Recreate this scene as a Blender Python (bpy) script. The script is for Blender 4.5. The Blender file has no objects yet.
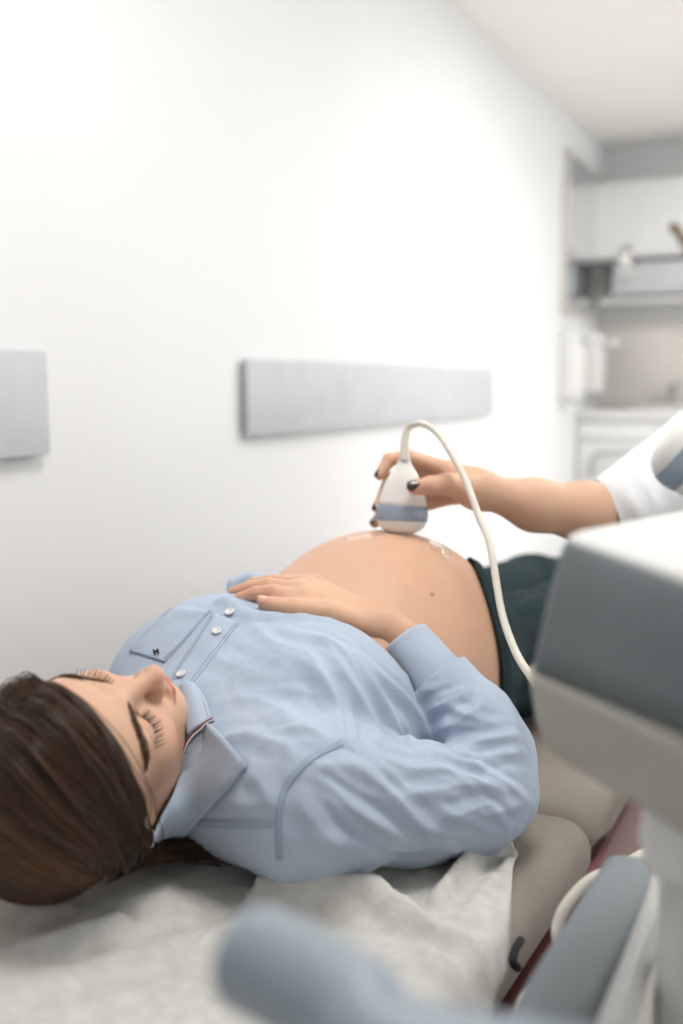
import bpy, bmesh, math, random
import numpy as np
from mathutils import Vector, Matrix
from mathutils.bvhtree import BVHTree
random.seed(7); RNG = np.random.default_rng(7)
SC = bpy.context.scene; COL = SC.collection

# ------------------------------------------------------------------ camera
ZC = 1.15                                     # eye height; x runs along the wall, y towards the wall
F = 995.0; CX, CY = 341.5, 512.0
PITCH, YAW = math.radians(7.4), math.radians(27.2)
FW = np.array([math.cos(YAW)*math.cos(PITCH), math.sin(YAW)*math.cos(PITCH), -math.sin(PITCH)])
RT = np.array([math.sin(YAW), -math.cos(YAW), 0.0]); UP = np.cross(RT, FW)
EYE = np.array([0, 0, ZC])
cam = bpy.data.cameras.new('camera'); camo = bpy.data.objects.new('camera', cam); COL.objects.link(camo)
camo.matrix_world = Matrix(((RT[0], UP[0], -FW[0], 0), (RT[1], UP[1], -FW[1], 0), (RT[2], UP[2], -FW[2], ZC), (0, 0, 0, 1)))
cam.sensor_fit = 'VERTICAL'; cam.sensor_height = 36.0; cam.lens = 36.0*F/1024; cam.clip_start = .02
cam.dof.use_dof = True; cam.dof.focus_distance = 1.08; cam.dof.aperture_fstop = 2.1
SC.camera = camo
# ------------------------------------------------------------------ light
wd = bpy.data.worlds.new('daylight'); SC.world = wd; wd.use_nodes = True
wd.node_tree.nodes['Background'].inputs[0].default_value = (0.95, 0.975, 1.0, 1)
wd.node_tree.nodes['Background'].inputs[1].default_value = 3.6
SC.view_settings.view_transform = 'Standard'; SC.view_settings.look = 'None'
SC.view_settings.exposure = 0.27; SC.view_settings.gamma = 1.0; SC.view_settings.use_curve_mapping = False
WINS = [(-.8, .8, .75, 2.2), (2.0, 2.8, .75, 2.2), (3.6, 5.2, .75, 2.25)]; YR = -2.6
for (x0, x1, z0, z1) in WINS:                 # daylight enters through the window openings
    l = bpy.data.lights.new('window_daylight', 'AREA'); l.shape = 'RECTANGLE'; l.size = x1-x0; l.size_y = z1-z0
    l.cycles.is_portal = True
    o = bpy.data.objects.new('window_daylight', l); COL.objects.link(o)
    o.location = ((x0+x1)/2, YR-.12, (z0+z1)/2); o.rotation_euler = (math.radians(90), 0, 0)

# ------------------------------------------------------------------ helpers
def lin(c):
    c = np.array(c[:3], float)/255.0
    return tuple(np.where(c <= .04045, c/12.92, ((c+.055)/1.055)**2.4)) + (1.0,)
def mat(name, rgb, rough=.6, spec=.4, var=0, vscale=8, bump=0, bscale=200, metal=0, sss=0, sssr=(.01, .004, .002), attr=None, coat=0, trans=0, sheen=0, rgb2=None, stretch=None, emit=0):
    m = bpy.data.materials.new(name); m.use_nodes = True; nt = m.node_tree; b = nt.nodes['Principled BSDF']
    b.inputs['Roughness'].default_value = rough; b.inputs['Specular IOR Level'].default_value = spec
    b.inputs['Metallic'].default_value = metal; b.inputs['Base Color'].default_value = lin(rgb)
    b.inputs['Coat Weight'].default_value = coat; b.inputs['Transmission Weight'].default_value = trans
    b.inputs['Sheen Weight'].default_value = sheen
    if sss:
        b.inputs['Subsurface Weight'].default_value = sss; b.inputs['Subsurface Radius'].default_value = (1, .4, .25)
        b.inputs['Subsurface Scale'].default_value = .008
    src = None
    tc = nt.nodes.new('ShaderNodeTexCoord'); co = tc.outputs['Object']
    if stretch:
        mp = nt.nodes.new('ShaderNodeMapping'); mp.inputs['Scale'].default_value = stretch
        nt.links.new(co, mp.inputs['Vector']); co = mp.outputs['Vector']
    if attr:
        a = nt.nodes.new('ShaderNodeAttribute'); a.attribute_name = attr; src = a.outputs['Color']
    if var:
        n = nt.nodes.new('ShaderNodeTexNoise'); n.inputs['Scale'].default_value = vscale; n.inputs['Detail'].default_value = 4
        nt.links.new(co, n.inputs['Vector'])
        mx = nt.nodes.new('ShaderNodeMix'); mx.data_type = 'RGBA'
        mr = nt.nodes.new('ShaderNodeMapRange'); mr.inputs[1].default_value = .3; mr.inputs[2].default_value = .7
        nt.links.new(n.outputs[0], mr.inputs[0]); nt.links.new(mr.outputs[0], mx.inputs[0])
        if src is not None:
            mx.blend_type = 'MULTIPLY'; nt.links.new(src, mx.inputs[6]); k = 1-var
            mx.inputs[7].default_value = (k, k, k, 1)
        else:
            mx.inputs[6].default_value = lin(rgb); mx.inputs[7].default_value = lin(rgb2 if rgb2 else [c*(1-var) for c in rgb])
        src = mx.outputs[2]
    if src is not None: nt.links.new(src, b.inputs['Base Color'])
    if bump:
        n = nt.nodes.new('ShaderNodeTexNoise'); n.inputs['Scale'].default_value = bscale; n.inputs['Detail'].default_value = 3
        nt.links.new(co, n.inputs['Vector'])
        bp = nt.nodes.new('ShaderNodeBump'); bp.inputs['Strength'].default_value = bump; bp.inputs['Distance'].default_value = .002
        nt.links.new(n.outputs[0], bp.inputs['Height']); nt.links.new(bp.outputs[0], b.inputs['Normal'])
    return m

def ray(px, py): return FW + RT*(px-CX)/F - UP*(py-CY)/F
def P(px, py, t): return EYE + t*ray(px, py)
def W(x, y, z): return np.array([x, y, z+ZC])   # z measured from eye height
def proj(p):
    q = np.asarray(p)-EYE; d = q@FW
    return np.stack([CX+F*(q@RT)/d, CY-F*(q@UP)/d, d], -1)

def wloc(o):
    l = np.array(o.location[:], float)
    while o.parent: o = o.parent; l = l+np.array(o.location[:])
    return l
def obj(name, V, Fc, m, parent=None, smooth=True, col=None, loc=None):
    V = np.asarray(V, float)
    base = np.array(loc) if loc is not None else (np.array([V[:, 0].mean(), V[:, 1].mean(), V[:, 2].min()]) if parent is None else wloc(parent))
    me = bpy.data.meshes.new(name); me.from_pydata((V-base).tolist(), [], [list(map(int, f)) for f in Fc] if not isinstance(Fc, np.ndarray) else Fc.tolist())
    if m is not None: me.materials.append(m)
    if smooth: me.polygons.foreach_set('use_smooth', [True]*len(me.polygons))
    if col is not None:
        a = me.color_attributes.new('tint', 'FLOAT_COLOR', 'POINT'); a.data.foreach_set('color', np.c_[col, np.ones(len(col))].astype(np.float32).ravel())
    o = bpy.data.objects.new(name, me); COL.objects.link(o)
    if parent is None: o.location = base
    else: o.parent = parent
    return o
def tag(o, label, cat=None, group=None, kind=None):
    o['label'] = label
    if cat: o['category'] = cat
    if group: o['group'] = group
    if kind: o['kind'] = kind
    return o
def empty(name, loc, label, cat, group=None):
    o = bpy.data.objects.new(name, None); COL.objects.link(o); o.location = tuple(loc); o.empty_display_size = .05
    return tag(o, label, cat, group)
def structure(o, label=None):
    o['kind'] = 'structure'
    if label: o['label'] = label
    return o
def bm_out(bm):
    bm.verts.index_update(); V = np.array([v.co[:] for v in bm.verts]); Fc = [[v.index for v in f.verts] for f in bm.faces]; bm.free(); return V, Fc
def box(x0, x1, y0, y1, z0, z1, bev=.004, seg=2):
    bm = bmesh.new(); bmesh.ops.create_cube(bm, size=1)
    for v in bm.verts: v.co = Vector(((x0+x1)/2+v.co.x*(x1-x0), (y0+y1)/2+v.co.y*(y1-y0), (z0+z1)/2+v.co.z*(z1-z0)))
    if bev: bmesh.ops.bevel(bm, geom=list(bm.edges), offset=bev, segments=seg, profile=.5, affect='EDGES')
    return bm_out(bm)
def merge(*parts):
    V, Fc, n = [], [], 0
    for v, f in parts:
        V.append(np.asarray(v)); Fc += [[i+n for i in q] for q in (f.tolist() if isinstance(f, np.ndarray) else f)]; n += len(v)
    return np.concatenate(V), Fc
def spline(pts, n):
    pts = np.asarray(pts, float); k = len(pts)
    if k == 2: s = np.linspace(0, 1, n)[:, None]; return pts[0]*(1-s)+pts[1]*s
    ext = np.concatenate([[2*pts[0]-pts[1]], pts, [2*pts[-1]-pts[-2]]])
    u = np.linspace(0, k-1, n); i = np.minimum(u.astype(int), k-2); f = (u-i)[:, None]
    a, b, c, d = ext[i], ext[i+1], ext[i+2], ext[i+3]
    return .5*((2*b)+(-a+c)*f+(2*a-5*b+4*c-d)*f**2+(-a+3*b-3*c+d)*f**3)
def tubes(paths, radii, sides=8, cap=False):
    """paths: (S,N,3), radii: (S,N) -> one mesh of tubes"""
    paths = np.asarray(paths, float); S, N, _ = paths.shape; radii = np.broadcast_to(radii, (S, N))
    T = np.gradient(paths, axis=1); T /= np.linalg.norm(T, axis=2, keepdims=True)+1e-12
    ref = np.where(np.abs(T[:, :1, 2:3]) > .8, np.array([1., 0, 0]), np.array([0, 0, 1.])); ref = np.broadcast_to(ref, T.shape)
    A = np.cross(T, ref); A /= np.linalg.norm(A, axis=2, keepdims=True)+1e-12; B = np.cross(T, A)
    # transport-ish: keep A continuous
    for i in range(1, N):
        a = A[:, i-1]-T[:, i]*np.sum(A[:, i-1]*T[:, i], -1, keepdims=True); a /= np.linalg.norm(a, axis=1, keepdims=True)+1e-12
        A[:, i] = a; B[:, i] = np.cross(T[:, i], a)
    th = np.arange(sides)*2*math.pi/sides
    V = paths[:, :, None]+radii[:, :, None, None]*(A[:, :, None]*np.cos(th)[:, None]+B[:, :, None]*np.sin(th)[:, None])
    idx = np.arange(S*N*sides).reshape(S, N, sides); nx = np.roll(idx, -1, 2)
    Q = np.stack([idx[:, :-1], nx[:, :-1], nx[:, 1:], idx[:, 1:]], -1).reshape(-1, 4)
    V = V.reshape(-1, 3)
    if cap:
        Q = Q.tolist()
        for s in range(S): Q += [idx[s, 0, ::-1].tolist(), idx[s, -1].tolist()]
    return V, Q
def tube(pts, r, n=40, sides=10, cap=True):
    p = spline(pts, n); rr = np.interp(np.linspace(0, 1, n), np.linspace(0, 1, len(np.atleast_1d(r))), np.atleast_1d(r))
    return tubes(p[None], rr[None], sides, cap)
def lathe(prof, seg=32, M=None, sx=1, sy=1):
    """prof: [(r,z)]"""
    pr = np.array(prof, float); n = len(pr); th = np.arange(seg)*2*math.pi/seg
    V = np.stack([pr[:, 0, None]*np.cos(th)*sx, pr[:, 0, None]*np.sin(th)*sy, np.repeat(pr[:, 1, None], seg, 1)], -1).reshape(-1, 3)
    idx = np.arange(n*seg).reshape(n, seg); nx = np.roll(idx, -1, 1)
    Q = np.stack([idx[:-1], nx[:-1], nx[1:], idx[1:]], -1).reshape(-1, 4).tolist()+[idx[0, ::-1].tolist(), idx[-1].tolist()]
    if M is not None: V = V@np.array(M)[:3, :3].T+np.array(M)[:3, 3]
    return V, Q
def grid_faces(n, m):
    i = np.arange(n*m).reshape(n, m)
    return np.stack([i[:-1, :-1], i[1:, :-1], i[1:, 1:], i[:-1, 1:]], -1).reshape(-1, 4)
def solid(o, th, off=-1, sub=0):
    m = o.modifiers.new('thickness', 'SOLIDIFY'); m.thickness = th; m.offset = off
    if sub: s = o.modifiers.new('smooth', 'SUBSURF'); s.levels = sub; s.render_levels = sub
    return o
# ---- signed distance modelling
def cap(p, a, b, ra, rb):
    a = np.asarray(a, np.float32); b = np.asarray(b, np.float32); ab = b-a
    t = np.clip(((p-a)@ab)/max(float(ab@ab), 1e-9), 0, 1)
    return np.linalg.norm(p-a-t[:, None]*ab, axis=1)-(ra+(rb-ra)*t)
def chain(p, pts, rs, k=.004):
    d = None
    for i in range(len(pts)-1):
        e = cap(p, pts[i], pts[i+1], rs[i], rs[i+1]); d = e if d is None else smin(d, e, k)
    return d
def ell(p, c, r, R=None):
    q = p-np.asarray(c, np.float32)
    if R is not None: q = q@np.asarray(R, np.float32).T
    r = np.asarray(r, np.float32); k0 = np.linalg.norm(q/r, axis=1); k1 = np.linalg.norm(q/(r*r), axis=1)
    return k0*(k0-1)/np.maximum(k1, 1e-6)
def smin(a, b, k):
    h = np.maximum(k-np.abs(a-b), 0)/k
    return np.minimum(a, b)-h*h*k*.25
def smax(a, b, k): return -smin(-a, -b, k)
def polygonize(f, lo, hi, h):
    lo = np.array(lo, float); B = 4
    nb = np.ceil((np.array(hi)-lo)/(h*B)).astype(int); n = nb*B
    bc = np.stack(np.meshgrid(*[np.arange(k) for k in nb], indexing='ij'), -1).reshape(-1, 3)
    cen = (lo+(bc*B+(B-1)/2)*h).astype(np.float32); dc = f(cen)
    act = np.abs(dc) < h*B*1.6
    vals = np.repeat(np.repeat(np.repeat(np.where(dc > 0, 1., -1.).reshape(nb), B, 0), B, 1), B, 2).astype(np.float32)
    sub = np.stack(np.meshgrid(*[np.arange(B)]*3, indexing='ij'), -1).reshape(-1, 3)
    ab = bc[act]
    for s in range(0, len(ab), 12000):
        ii = (ab[s:s+12000, None]*B+sub[None]).reshape(-1, 3)
        vals[ii[:, 0], ii[:, 1], ii[:, 2]] = f((lo+ii*h).astype(np.float32))
    sg = vals < 0; c = np.zeros(np.array(vals.shape)-1, np.int8)
    for dx in (0, 1):
        for dy in (0, 1):
            for dz in (0, 1): c += sg[dx:n[0]-1+dx, dy:n[1]-1+dy, dz:n[2]-1+dz]
    cells = np.argwhere((c > 0) & (c < 8)); ids = -np.ones(c.shape, np.int64); ids[tuple(cells.T)] = np.arange(len(cells))
    acc = np.zeros((len(cells), 3)); cnt = np.zeros(len(cells))
    crn = [(x, y, z) for x in (0, 1) for y in (0, 1) for z in (0, 1)]
    for a in crn:
        for ax in range(3):
            if a[ax]: continue
            b = list(a); b[ax] = 1
            va = vals[tuple((cells+a).T)]; vb = vals[tuple((cells+b).T)]; m = (va < 0) != (vb < 0)
            t = np.where(m, va/np.where(m, va-vb, 1), 0); pt = np.array(a, float)+t[:, None]*(np.array(b)-np.array(a))
            acc[m] += pt[m]; cnt[m] += 1
    V = lo+(cells+acc/cnt[:, None])*h; Q = []
    for ax in range(3):
        o1, o2 = [(1, 2), (2, 0), (0, 1)][ax]
        sl = [slice(None)]*3; sh = [slice(None)]*3; sl[ax] = slice(0, -1); sh[ax] = slice(1, None)
        e = np.argwhere(sg[tuple(sl)] != sg[tuple(sh)])
        e = e[(e[:, o1] > 0) & (e[:, o2] > 0) & (e[:, o1] < n[o1]-1) & (e[:, o2] < n[o2]-1)]
        ins = sg[tuple(e.T)]; d1 = np.zeros(3, int); d1[o1] = 1; d2 = np.zeros(3, int); d2[o2] = 1
        q = np.stack([ids[tuple((e-d1-d2).T)], ids[tuple((e-d2).T)], ids[tuple(e.T)], ids[tuple((e-d1).T)]], 1)
        q[~ins] = q[~ins][:, ::-1]; Q.append(q)
    Q = np.concatenate(Q); return V, Q[(Q >= 0).all(1)]
def normals(V, Q):
    Q = np.asarray(Q); fn = np.cross(V[Q[:, 2]]-V[Q[:, 0]], V[Q[:, 3]]-V[Q[:, 1]]); N = np.zeros_like(V)
    for i in range(4): np.add.at(N, Q[:, i], fn)
    return N/(np.linalg.norm(N, axis=1, keepdims=True)+1e-12)
def relax(V, Q, it=2, lam=.5):
    E = np.concatenate([Q[:, [0, 1]], Q[:, [1, 2]], Q[:, [2, 3]], Q[:, [3, 0]]]); E = np.concatenate([E, E[:, ::-1]])
    cnt = np.bincount(E[:, 0], minlength=len(V))[:, None]
    for _ in range(it):
        for l in (lam, -lam*1.03):
            A = np.zeros_like(V)
            for j in range(3): A[:, j] = np.bincount(E[:, 0], V[E[:, 1], j], minlength=len(V))
            V = V+l*(A/np.maximum(cnt, 1)-V)
    return V
def clip(V, Q, g):
    """keep the part of the quad mesh where g<0 with a clean cut"""
    out, newV, cut = [], list(V), {}
    neg = g < 0; cntn = neg[Q].sum(1)
    out += Q[cntn == 4].tolist()
    for q in Q[(cntn > 0) & (cntn < 4)]:
        poly = []
        for i in range(4):
            a, b = int(q[i]), int(q[(i+1) % 4])
            if neg[a]: poly.append(a)
            if neg[a] != neg[b]:
                k = (min(a, b), max(a, b))
                if k not in cut:
                    t = g[a]/(g[a]-g[b]); cut[k] = len(newV); newV.append(V[a]+t*(V[b]-V[a]))
                poly.append(cut[k])
        if len(poly) > 2: out.append(poly)
    newV = np.array(newV); used = np.unique(np.concatenate([np.array(f) for f in out])); mp = -np.ones(len(newV), int); mp[used] = np.arange(len(used))
    return newV[used], [[int(mp[i]) for i in f] for f in out]
def bvh(V, Q): return BVHTree.FromPolygons([Vector(v) for v in V], [list(map(int, q)) for q in Q])
def hit(B, px, py, off=0.0, default=None):
    r = Vector(ray(px, py)); L = r.length; h = B.ray_cast(Vector(EYE), r/L)
    if h[0] is None: return None if default is None else P(px, py, default)
    return np.array(h[0])+np.array(h[1])*off
def hitt(B, px, py, default=None):
    h = hit(B, px, py); return default if h is None else float((h-EYE)@FW)
def noise3(p, s, seed=0):
    r = np.random.default_rng(seed); out = 0
    for i in range(5):
        k = r.normal(size=3); k /= np.linalg.norm(k); out = out+np.sin(p@k*s*(.6+.35*i)+r.uniform(0, 6.28))/(1+.5*i)
    return out/2.5
def folds(V, N, B, curves):
    """raise folds along lines traced on the cloth: (pixel points, height, half width)"""
    D = np.zeros(len(V))
    for pts, amp, w in curves:
        pp = spline(np.array(pts, float), 14); C = [hit(B, *q) for q in pp]; C = np.array([c for c in C if c is not None])
        if len(C) < 3: continue
        best = np.full(len(V), 9.); par = np.zeros(len(V))
        for i in range(len(C)-1):
            ab = C[i+1]-C[i]
            if np.linalg.norm(ab) > .08: continue
            t = np.clip(((V-C[i])@ab)/(ab@ab+1e-9), 0, 1); d = np.linalg.norm(V-C[i]-t[:, None]*ab, axis=1)
            m = d < best; best[m] = d[m]; par[m] = (i+t[m])/(len(C)-1)
        tp = np.sin(np.pi*np.clip(par, .04, .96))**.6
        D += amp*tp*(np.exp(-(best/w)**1.45)-.45*np.exp(-((best-2.3*w)/w)**2))
    return V+N*D[:, None]
# ------------------------------------------------------------------ materials
M = dict(
 wall=mat('wall_paint', (233, 233, 234), .85, .2, var=.015, vscale=1.2, bump=.05, bscale=90),
 ceil=mat('ceiling_paint', (248, 246, 243), .9, .2, var=.01, vscale=2),
 floor=mat('pale_linoleum', (214, 208, 200), .45, .4, var=.05, vscale=5, bump=.05),
 basered=mat('burgundy_paint', (132, 78, 79), .45, .4, var=.08, vscale=12),
 pad=mat('grey_wall_guard', (200, 201, 207), .55, .35, var=.03, vscale=14, bump=.03, bscale=300),
 padside=mat('guard_edge', (172, 164, 152), .6, .3, var=.05),
 white=mat('white_plastic', (232, 232, 230), .35, .5, var=.015, vscale=6),
 whitelac=mat('white_lacquer', (236, 237, 238), .3, .5, var=.01, vscale=3),
 beige=mat('beige_plastic', (178, 174, 162), .5, .4, var=.03, vscale=8, bump=.04, bscale=500),
 dgrey=mat('dark_grey_plastic', (104, 112, 116), .5, .35, var=.06, vscale=9, bump=.05, bscale=600),
 bgrey=mat('blue_grey_plastic', (150, 162, 172), .45, .4, var=.04, vscale=7, bump=.04, bscale=500),
 rail=mat('rail_grey_plastic', (132, 141, 146), .45, .4, var=.05, vscale=7, bump=.04, bscale=500),
 band=mat('probe_blue', (150, 163, 178), .25, .5, var=.02, vscale=30, coat=.3),
 probe=mat('probe_white', (236, 233, 228), .25, .5, var=.02, vscale=30, coat=.3),
 cable=mat('cable_rubber', (222, 216, 204), .5, .4, var=.03, vscale=40),
 couch=mat('couch_vinyl', (146, 137, 125), .5, .35, var=.07, vscale=10, bump=.12, bscale=420),
 metal=mat('brushed_steel', (190, 190, 188), .3, .5, metal=1, var=.05, vscale=40),
 black=mat('black_rubber', (32, 32, 33), .6, .3, var=.1, vscale=30),
 mirror=mat('mirror_glass', (240, 242, 242), .06, .5, metal=1, var=.01),
 frame=mat('mirror_frame', (220, 217, 210), .4, .4, var=.06, vscale=20),
 tile=mat('greige_backsplash', (228, 223, 217), .4, .4, var=.03, vscale=5),
 tan=mat('tan_panel', (203, 190, 176), .6, .3, var=.04, vscale=6),
 glassgrey=mat('grey_shelf_front', (212, 215, 221), .3, .5, var=.05, vscale=5),
 flower=mat('dried_flower', (140, 112, 72), .9, .1, var=.3, vscale=60),
 shirt=mat('blue_chambray', (170, 184, 203), .85, .15, var=.045, vscale=900, bump=.3, bscale=1300, sheen=.1, rgb2=(184, 196, 212)),
 seam=mat('blue_seam', (166, 181, 201), .85, .15, var=.08, vscale=700, bump=.5, bscale=700),
 trousers=mat('dark_green_jersey', (42, 58, 62), .9, .15, var=.15, vscale=60, bump=.2, bscale=800),
 button=mat('pearl_button', (228, 228, 226), .2, .6, coat=.5, var=.03, vscale=200),
 thread=mat('dark_thread', (40, 36, 44), .8, .2, var=.1, vscale=400),
 red=mat('red_tape', (150, 44, 52), .8, .2, var=.06, vscale=300),
 tape=mat('white_tape', (226, 226, 226), .8, .2, var=.03, vscale=300),
 navy=mat('navy_tape', (36, 42, 70), .8, .2, var=.06, vscale=300),
 skin=mat('skin', (222, 172, 140), .45, .35, sss=.25, attr='tint', var=.05, vscale=35, bump=.10, bscale=700),
 gel=mat('clear_gel', (228, 186, 156), .06, .8, coat=1, var=.02, vscale=60),
 nail=mat('dark_nail_lacquer', (60, 24, 26), .12, .6, coat=1, var=.05, vscale=100),
 pinknail=mat('bare_nail', (226, 172, 150), .25, .5, var=.03, vscale=100),
 hair=mat('brown_hair', (70, 48, 32), .36, .5, attr='tint', var=.15, vscale=60),
 bunhair=mat('dark_bun_hair', (62, 44, 32), .4, .5, var=.4, vscale=60),
 lash=mat('dark_hair', (34, 24, 20), .5, .4, var=.1, vscale=100),
 brow=mat('brow_hair', (104, 76, 58), .6, .3, var=.2, vscale=100),
 silver=mat('silver', (210, 208, 204), .18, .5, metal=1, var=.05, vscale=100),
 paper=mat('crepe_paper', (216, 214, 209), .92, .1, var=.06, vscale=60, bump=.5, bscale=260, rgb2=(201, 198, 192)),
 scrub=mat('white_cotton', (236, 236, 238), .9, .15, var=.03, vscale=40, bump=.15, bscale=900),
 glass=mat('window_glass', (255, 255, 255), .0, .5, trans=1, var=.0),
 wood=mat('stool_vinyl', (60, 62, 66), .5, .4, var=.1, vscale=20),
)
M['lamp'] = mat('added_lamp_diffuser', (250, 248, 244), .6, .3, var=.01)  # glowing face of the added ceiling panels
bl_ = M['lamp'].node_tree.nodes['Principled BSDF']; bl_.inputs['Emission Color'].default_value = (1, .97, .93, 1); bl_.inputs['Emission Strength'].default_value = 6
g = M['glass'].node_tree; g.nodes.clear()
a = g.nodes.new('ShaderNodeOutputMaterial'); b = g.nodes.new('ShaderNodeBsdfTransparent'); b.inputs[0].default_value = (.96, .98, .98, 1); g.links.new(b.outputs[0], a.inputs[0])
# ------------------------------------------------------------------ room
YL, XB, XF, ZT = 1.25, 5.45, -1.8, ZC+1.215
def slab(name, b, m, label=None): return structure(obj(name, *box(*b, bev=0), m, smooth=False), label)
slab('floor', (XF-.1, XB+.1, YR-.1, YL+.1, -.1, 0), M['floor'])
slab('ceiling', (XF-.1, XB+.1, YR-.1, YL+.1, ZT, ZT+.1), M['ceil'])
slab('wall_left', (XF-.1, XB+.1, YL, YL+.12, 0, ZT), M['wall'])
slab('wall_back', (XB, XB+.12, YR-.1, YL, 0, ZT), M['wall'])
slab('wall_front', (XF-.12, XF, YR-.1, YL, 0, ZT), M['wall'])
xs = [XF-.1]+[q for w_ in WINS for q in w_[:2]]+[XB+.1]
pieces = []
for (x0, x1, z0, z1) in WINS: pieces += [box(x0, x1, YR-.12, YR, 0, z0, 0), box(x0, x1, YR-.12, YR, z1, ZT, 0)]
for i in (0, 2, 4, 6): pieces.append(box(xs[i], xs[i+1], YR-.12, YR, 0, ZT, 0))
structure(obj('wall_right', *merge(*pieces), M['wall'], smooth=False))
for i, (x0, x1, z0, z1) in enumerate(WINS):
    fr = [box(x0, x1, YR-.1, YR-.04, z0, z0+.06), box(x0, x1, YR-.1, YR-.04, z1-.06, z1)]
    for xx in (x0, (x0+x1)/2-.03, x1-.06): fr.append(box(xx, xx+.06, YR-.1, YR-.04, z0, z1))
    wo = structure(obj('window_%d' % (i+1), *merge(*fr), M['whitelac']))
    for (a, b) in ((x0+.06, (x0+x1)/2-.03), ((x0+x1)/2+.03, x1-.06)):
        obj('pane', *box(a, b, YR-.075, YR-.07, z0+.06, z1-.06, 0), M['glass'], wo, smooth=False)
    obj('window_sill', *box(x0-.04, x1+.04, YR-.03, YR+.16, z0-.035, z0), M['whitelac'], wo)
structure(obj('baseboard_left', *box(XF, XB, YL-.015, YL, 0, .09), M['whitelac']))
structure(obj('baseboard_back', *box(XB-.015, XB, YR, YL-.02, 0, .09), M['whitelac']))

def on_left_wall(px, y):                         # distance along the left wall for an image column
    r = ray(px, 383); return (YL-y)*r[0]/r[1]
def zray(px, py, t): return P(px, py, t)[2]
# added ceiling panels, out of view, to brighten upper surfaces and the room's back
def added_ceiling_lamp(x, y, wd_, ln, power, label):
    e = empty('added_ceiling_light', (x, y, ZT-.03), label, 'added ceiling light', 'added fill lamp panels on the ceiling')
    obj('frame', *merge(box(x-wd_/2, x+wd_/2, y-ln/2, y-ln/2+.02, ZT-.03, ZT), box(x-wd_/2, x+wd_/2, y+ln/2-.02, y+ln/2, ZT-.03, ZT), box(x-wd_/2, x-wd_/2+.02, y-ln/2, y+ln/2, ZT-.03, ZT), box(x+wd_/2-.02, x+wd_/2, y-ln/2, y+ln/2, ZT-.03, ZT)), M['whitelac'], e)
    obj('added_diffuser', *box(x-wd_/2+.02, x+wd_/2-.02, y-ln/2+.02, y+ln/2-.02, ZT-.022, ZT-.012, 0), M['lamp'], e)
    l = bpy.data.lights.new('added_lamp_light', 'AREA'); l.shape = 'RECTANGLE'; l.size = wd_-.04; l.size_y = ln-.04; l.energy = power; l.color = (1, .985, .965)
    o = bpy.data.objects.new('added_lamp_light', l); COL.objects.link(o); o.parent = e; o.location = (0, 0, -.002)
added_ceiling_lamp(1.0, .25, .6, .6, 8, 'added square fill lamp panel on the ceiling above the couch')  # added to light upper surfaces from above
added_ceiling_lamp(3.2, .2, .6, .6, 4, 'added square fill lamp panel on the ceiling beyond the end of the couch')  # added to wash a soft bright patch onto the left wall
added_ceiling_lamp(3.8, -1.0, .6, .6, 36, 'added square fill lamp panel on the ceiling near the washbasin')  # added to brighten the back wall
# padded guard boards screwed to the wall behind the couch
def guard(xa, xb, label):
    g = empty('wall_guard', ((xa+xb)/2, YL, ZC-.12), label, 'wall guard', 'grey guard boards on the wall')
    zt, zb = ZC+.053, ZC-.122
    obj('board', *box(xa, xb, YL-.024, YL-.010, zb, zt, .002), M['pad'], g)
    obj('backing', *box(xa+.01, xb-.01, YL-.012, YL, zb+.012, zt-.012, 0), M['padside'], g)
    return g
xg0 = on_left_wall(239.5, 0); xg1 = on_left_wall(494, .024); xg2 = on_left_wall(48, .024)
guard(xg0, xg1, 'long grey guard board on the wall above the reclining woman')
guard(-.1, xg2, 'grey guard board cut off by the left edge of the photo')
# ------------------------------------------------------------------ washing corner at the back of the room
t = empty('wall_mirror', (5.0, YL-.02, ZC+.28), 'narrow framed mirror on the side wall above the soap dispensers', 'mirror')
mx0, mx1, mz0, mz1 = on_left_wall(557, 0), on_left_wall(591, 0), ZC+.33, ZC+1.06
obj('glass', *box(mx0+.016, mx1-.016, YL-.025, YL-.012, mz0+.016, mz1-.016, 0), M['mirror'], t, smooth=False)
obj('frame', *merge(box(mx0, mx0+.016, YL-.03, YL, mz0, mz1), box(mx1-.016, mx1, YL-.03, YL, mz0, mz1), box(mx0+.016, mx1-.016, YL-.03, YL, mz0, mz0+.016), box(mx0+.016, mx1-.016, YL-.03, YL, mz1-.016, mz1)), M['frame'], t)
zc = ZC-.135                                     # worktop height
v = empty('vanity_unit', (5.25, .9, 0), 'white washbasin cabinet against the back wall with a steel towel rail', 'cabinet')
vy0, vy1, vx0 = .18, YL-.002, 5.02
obj('body', *box(vx0+.03, XB-.01, vy0, vy1, .1, zc-.05, .003), M['whitelac'], v)
obj('plinth', *box(vx0+.08, XB-.01, vy0+.02, vy1-.01, 0, .1, 0), M['glassgrey'], v)
for k in range(2):
    ya = vy0+.006+k*(vy1-vy0)/2; yb = vy0-.006+(k+1)*(vy1-vy0)/2
    d = obj('door', *box(vx0+.008, vx0+.03, ya, yb, .11, zc-.16, .003), M['whitelac'], v)
    dr = obj('drawer_front', *box(vx0+.008, vx0+.03, ya, yb, zc-.15, zc-.06, .003), M['whitelac'], v)
ry0, ry1, rz0 = .40, 1.16, zc-.21
rail = spline([(vx0+.0, ry1, rz0-.12), (vx0-.04, ry1, rz0-.08), (vx0-.05, ry1-.02, rz0-.02), (vx0-.05, ry1-.1, rz0), (vx0-.05, ry0+.1, rz0), (vx0-.05, ry0+.02, rz0-.02), (vx0-.04, ry0, rz0-.08), (vx0+.01, ry0, rz0-.12)], 60)
obj('towel_rail', *tubes(rail[None], np.full((1, 60), .011), 10, True), M['metal'], v)
w_ = empty('washbasin', (5.26, .8, zc-.05), 'white washbasin top with a chrome tap', 'washbasin')
obj('worktop', *box(vx0-.01, XB-.035, vy0-.01, YL-.005, zc-.05, zc, .008), M['white'], w_)
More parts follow.
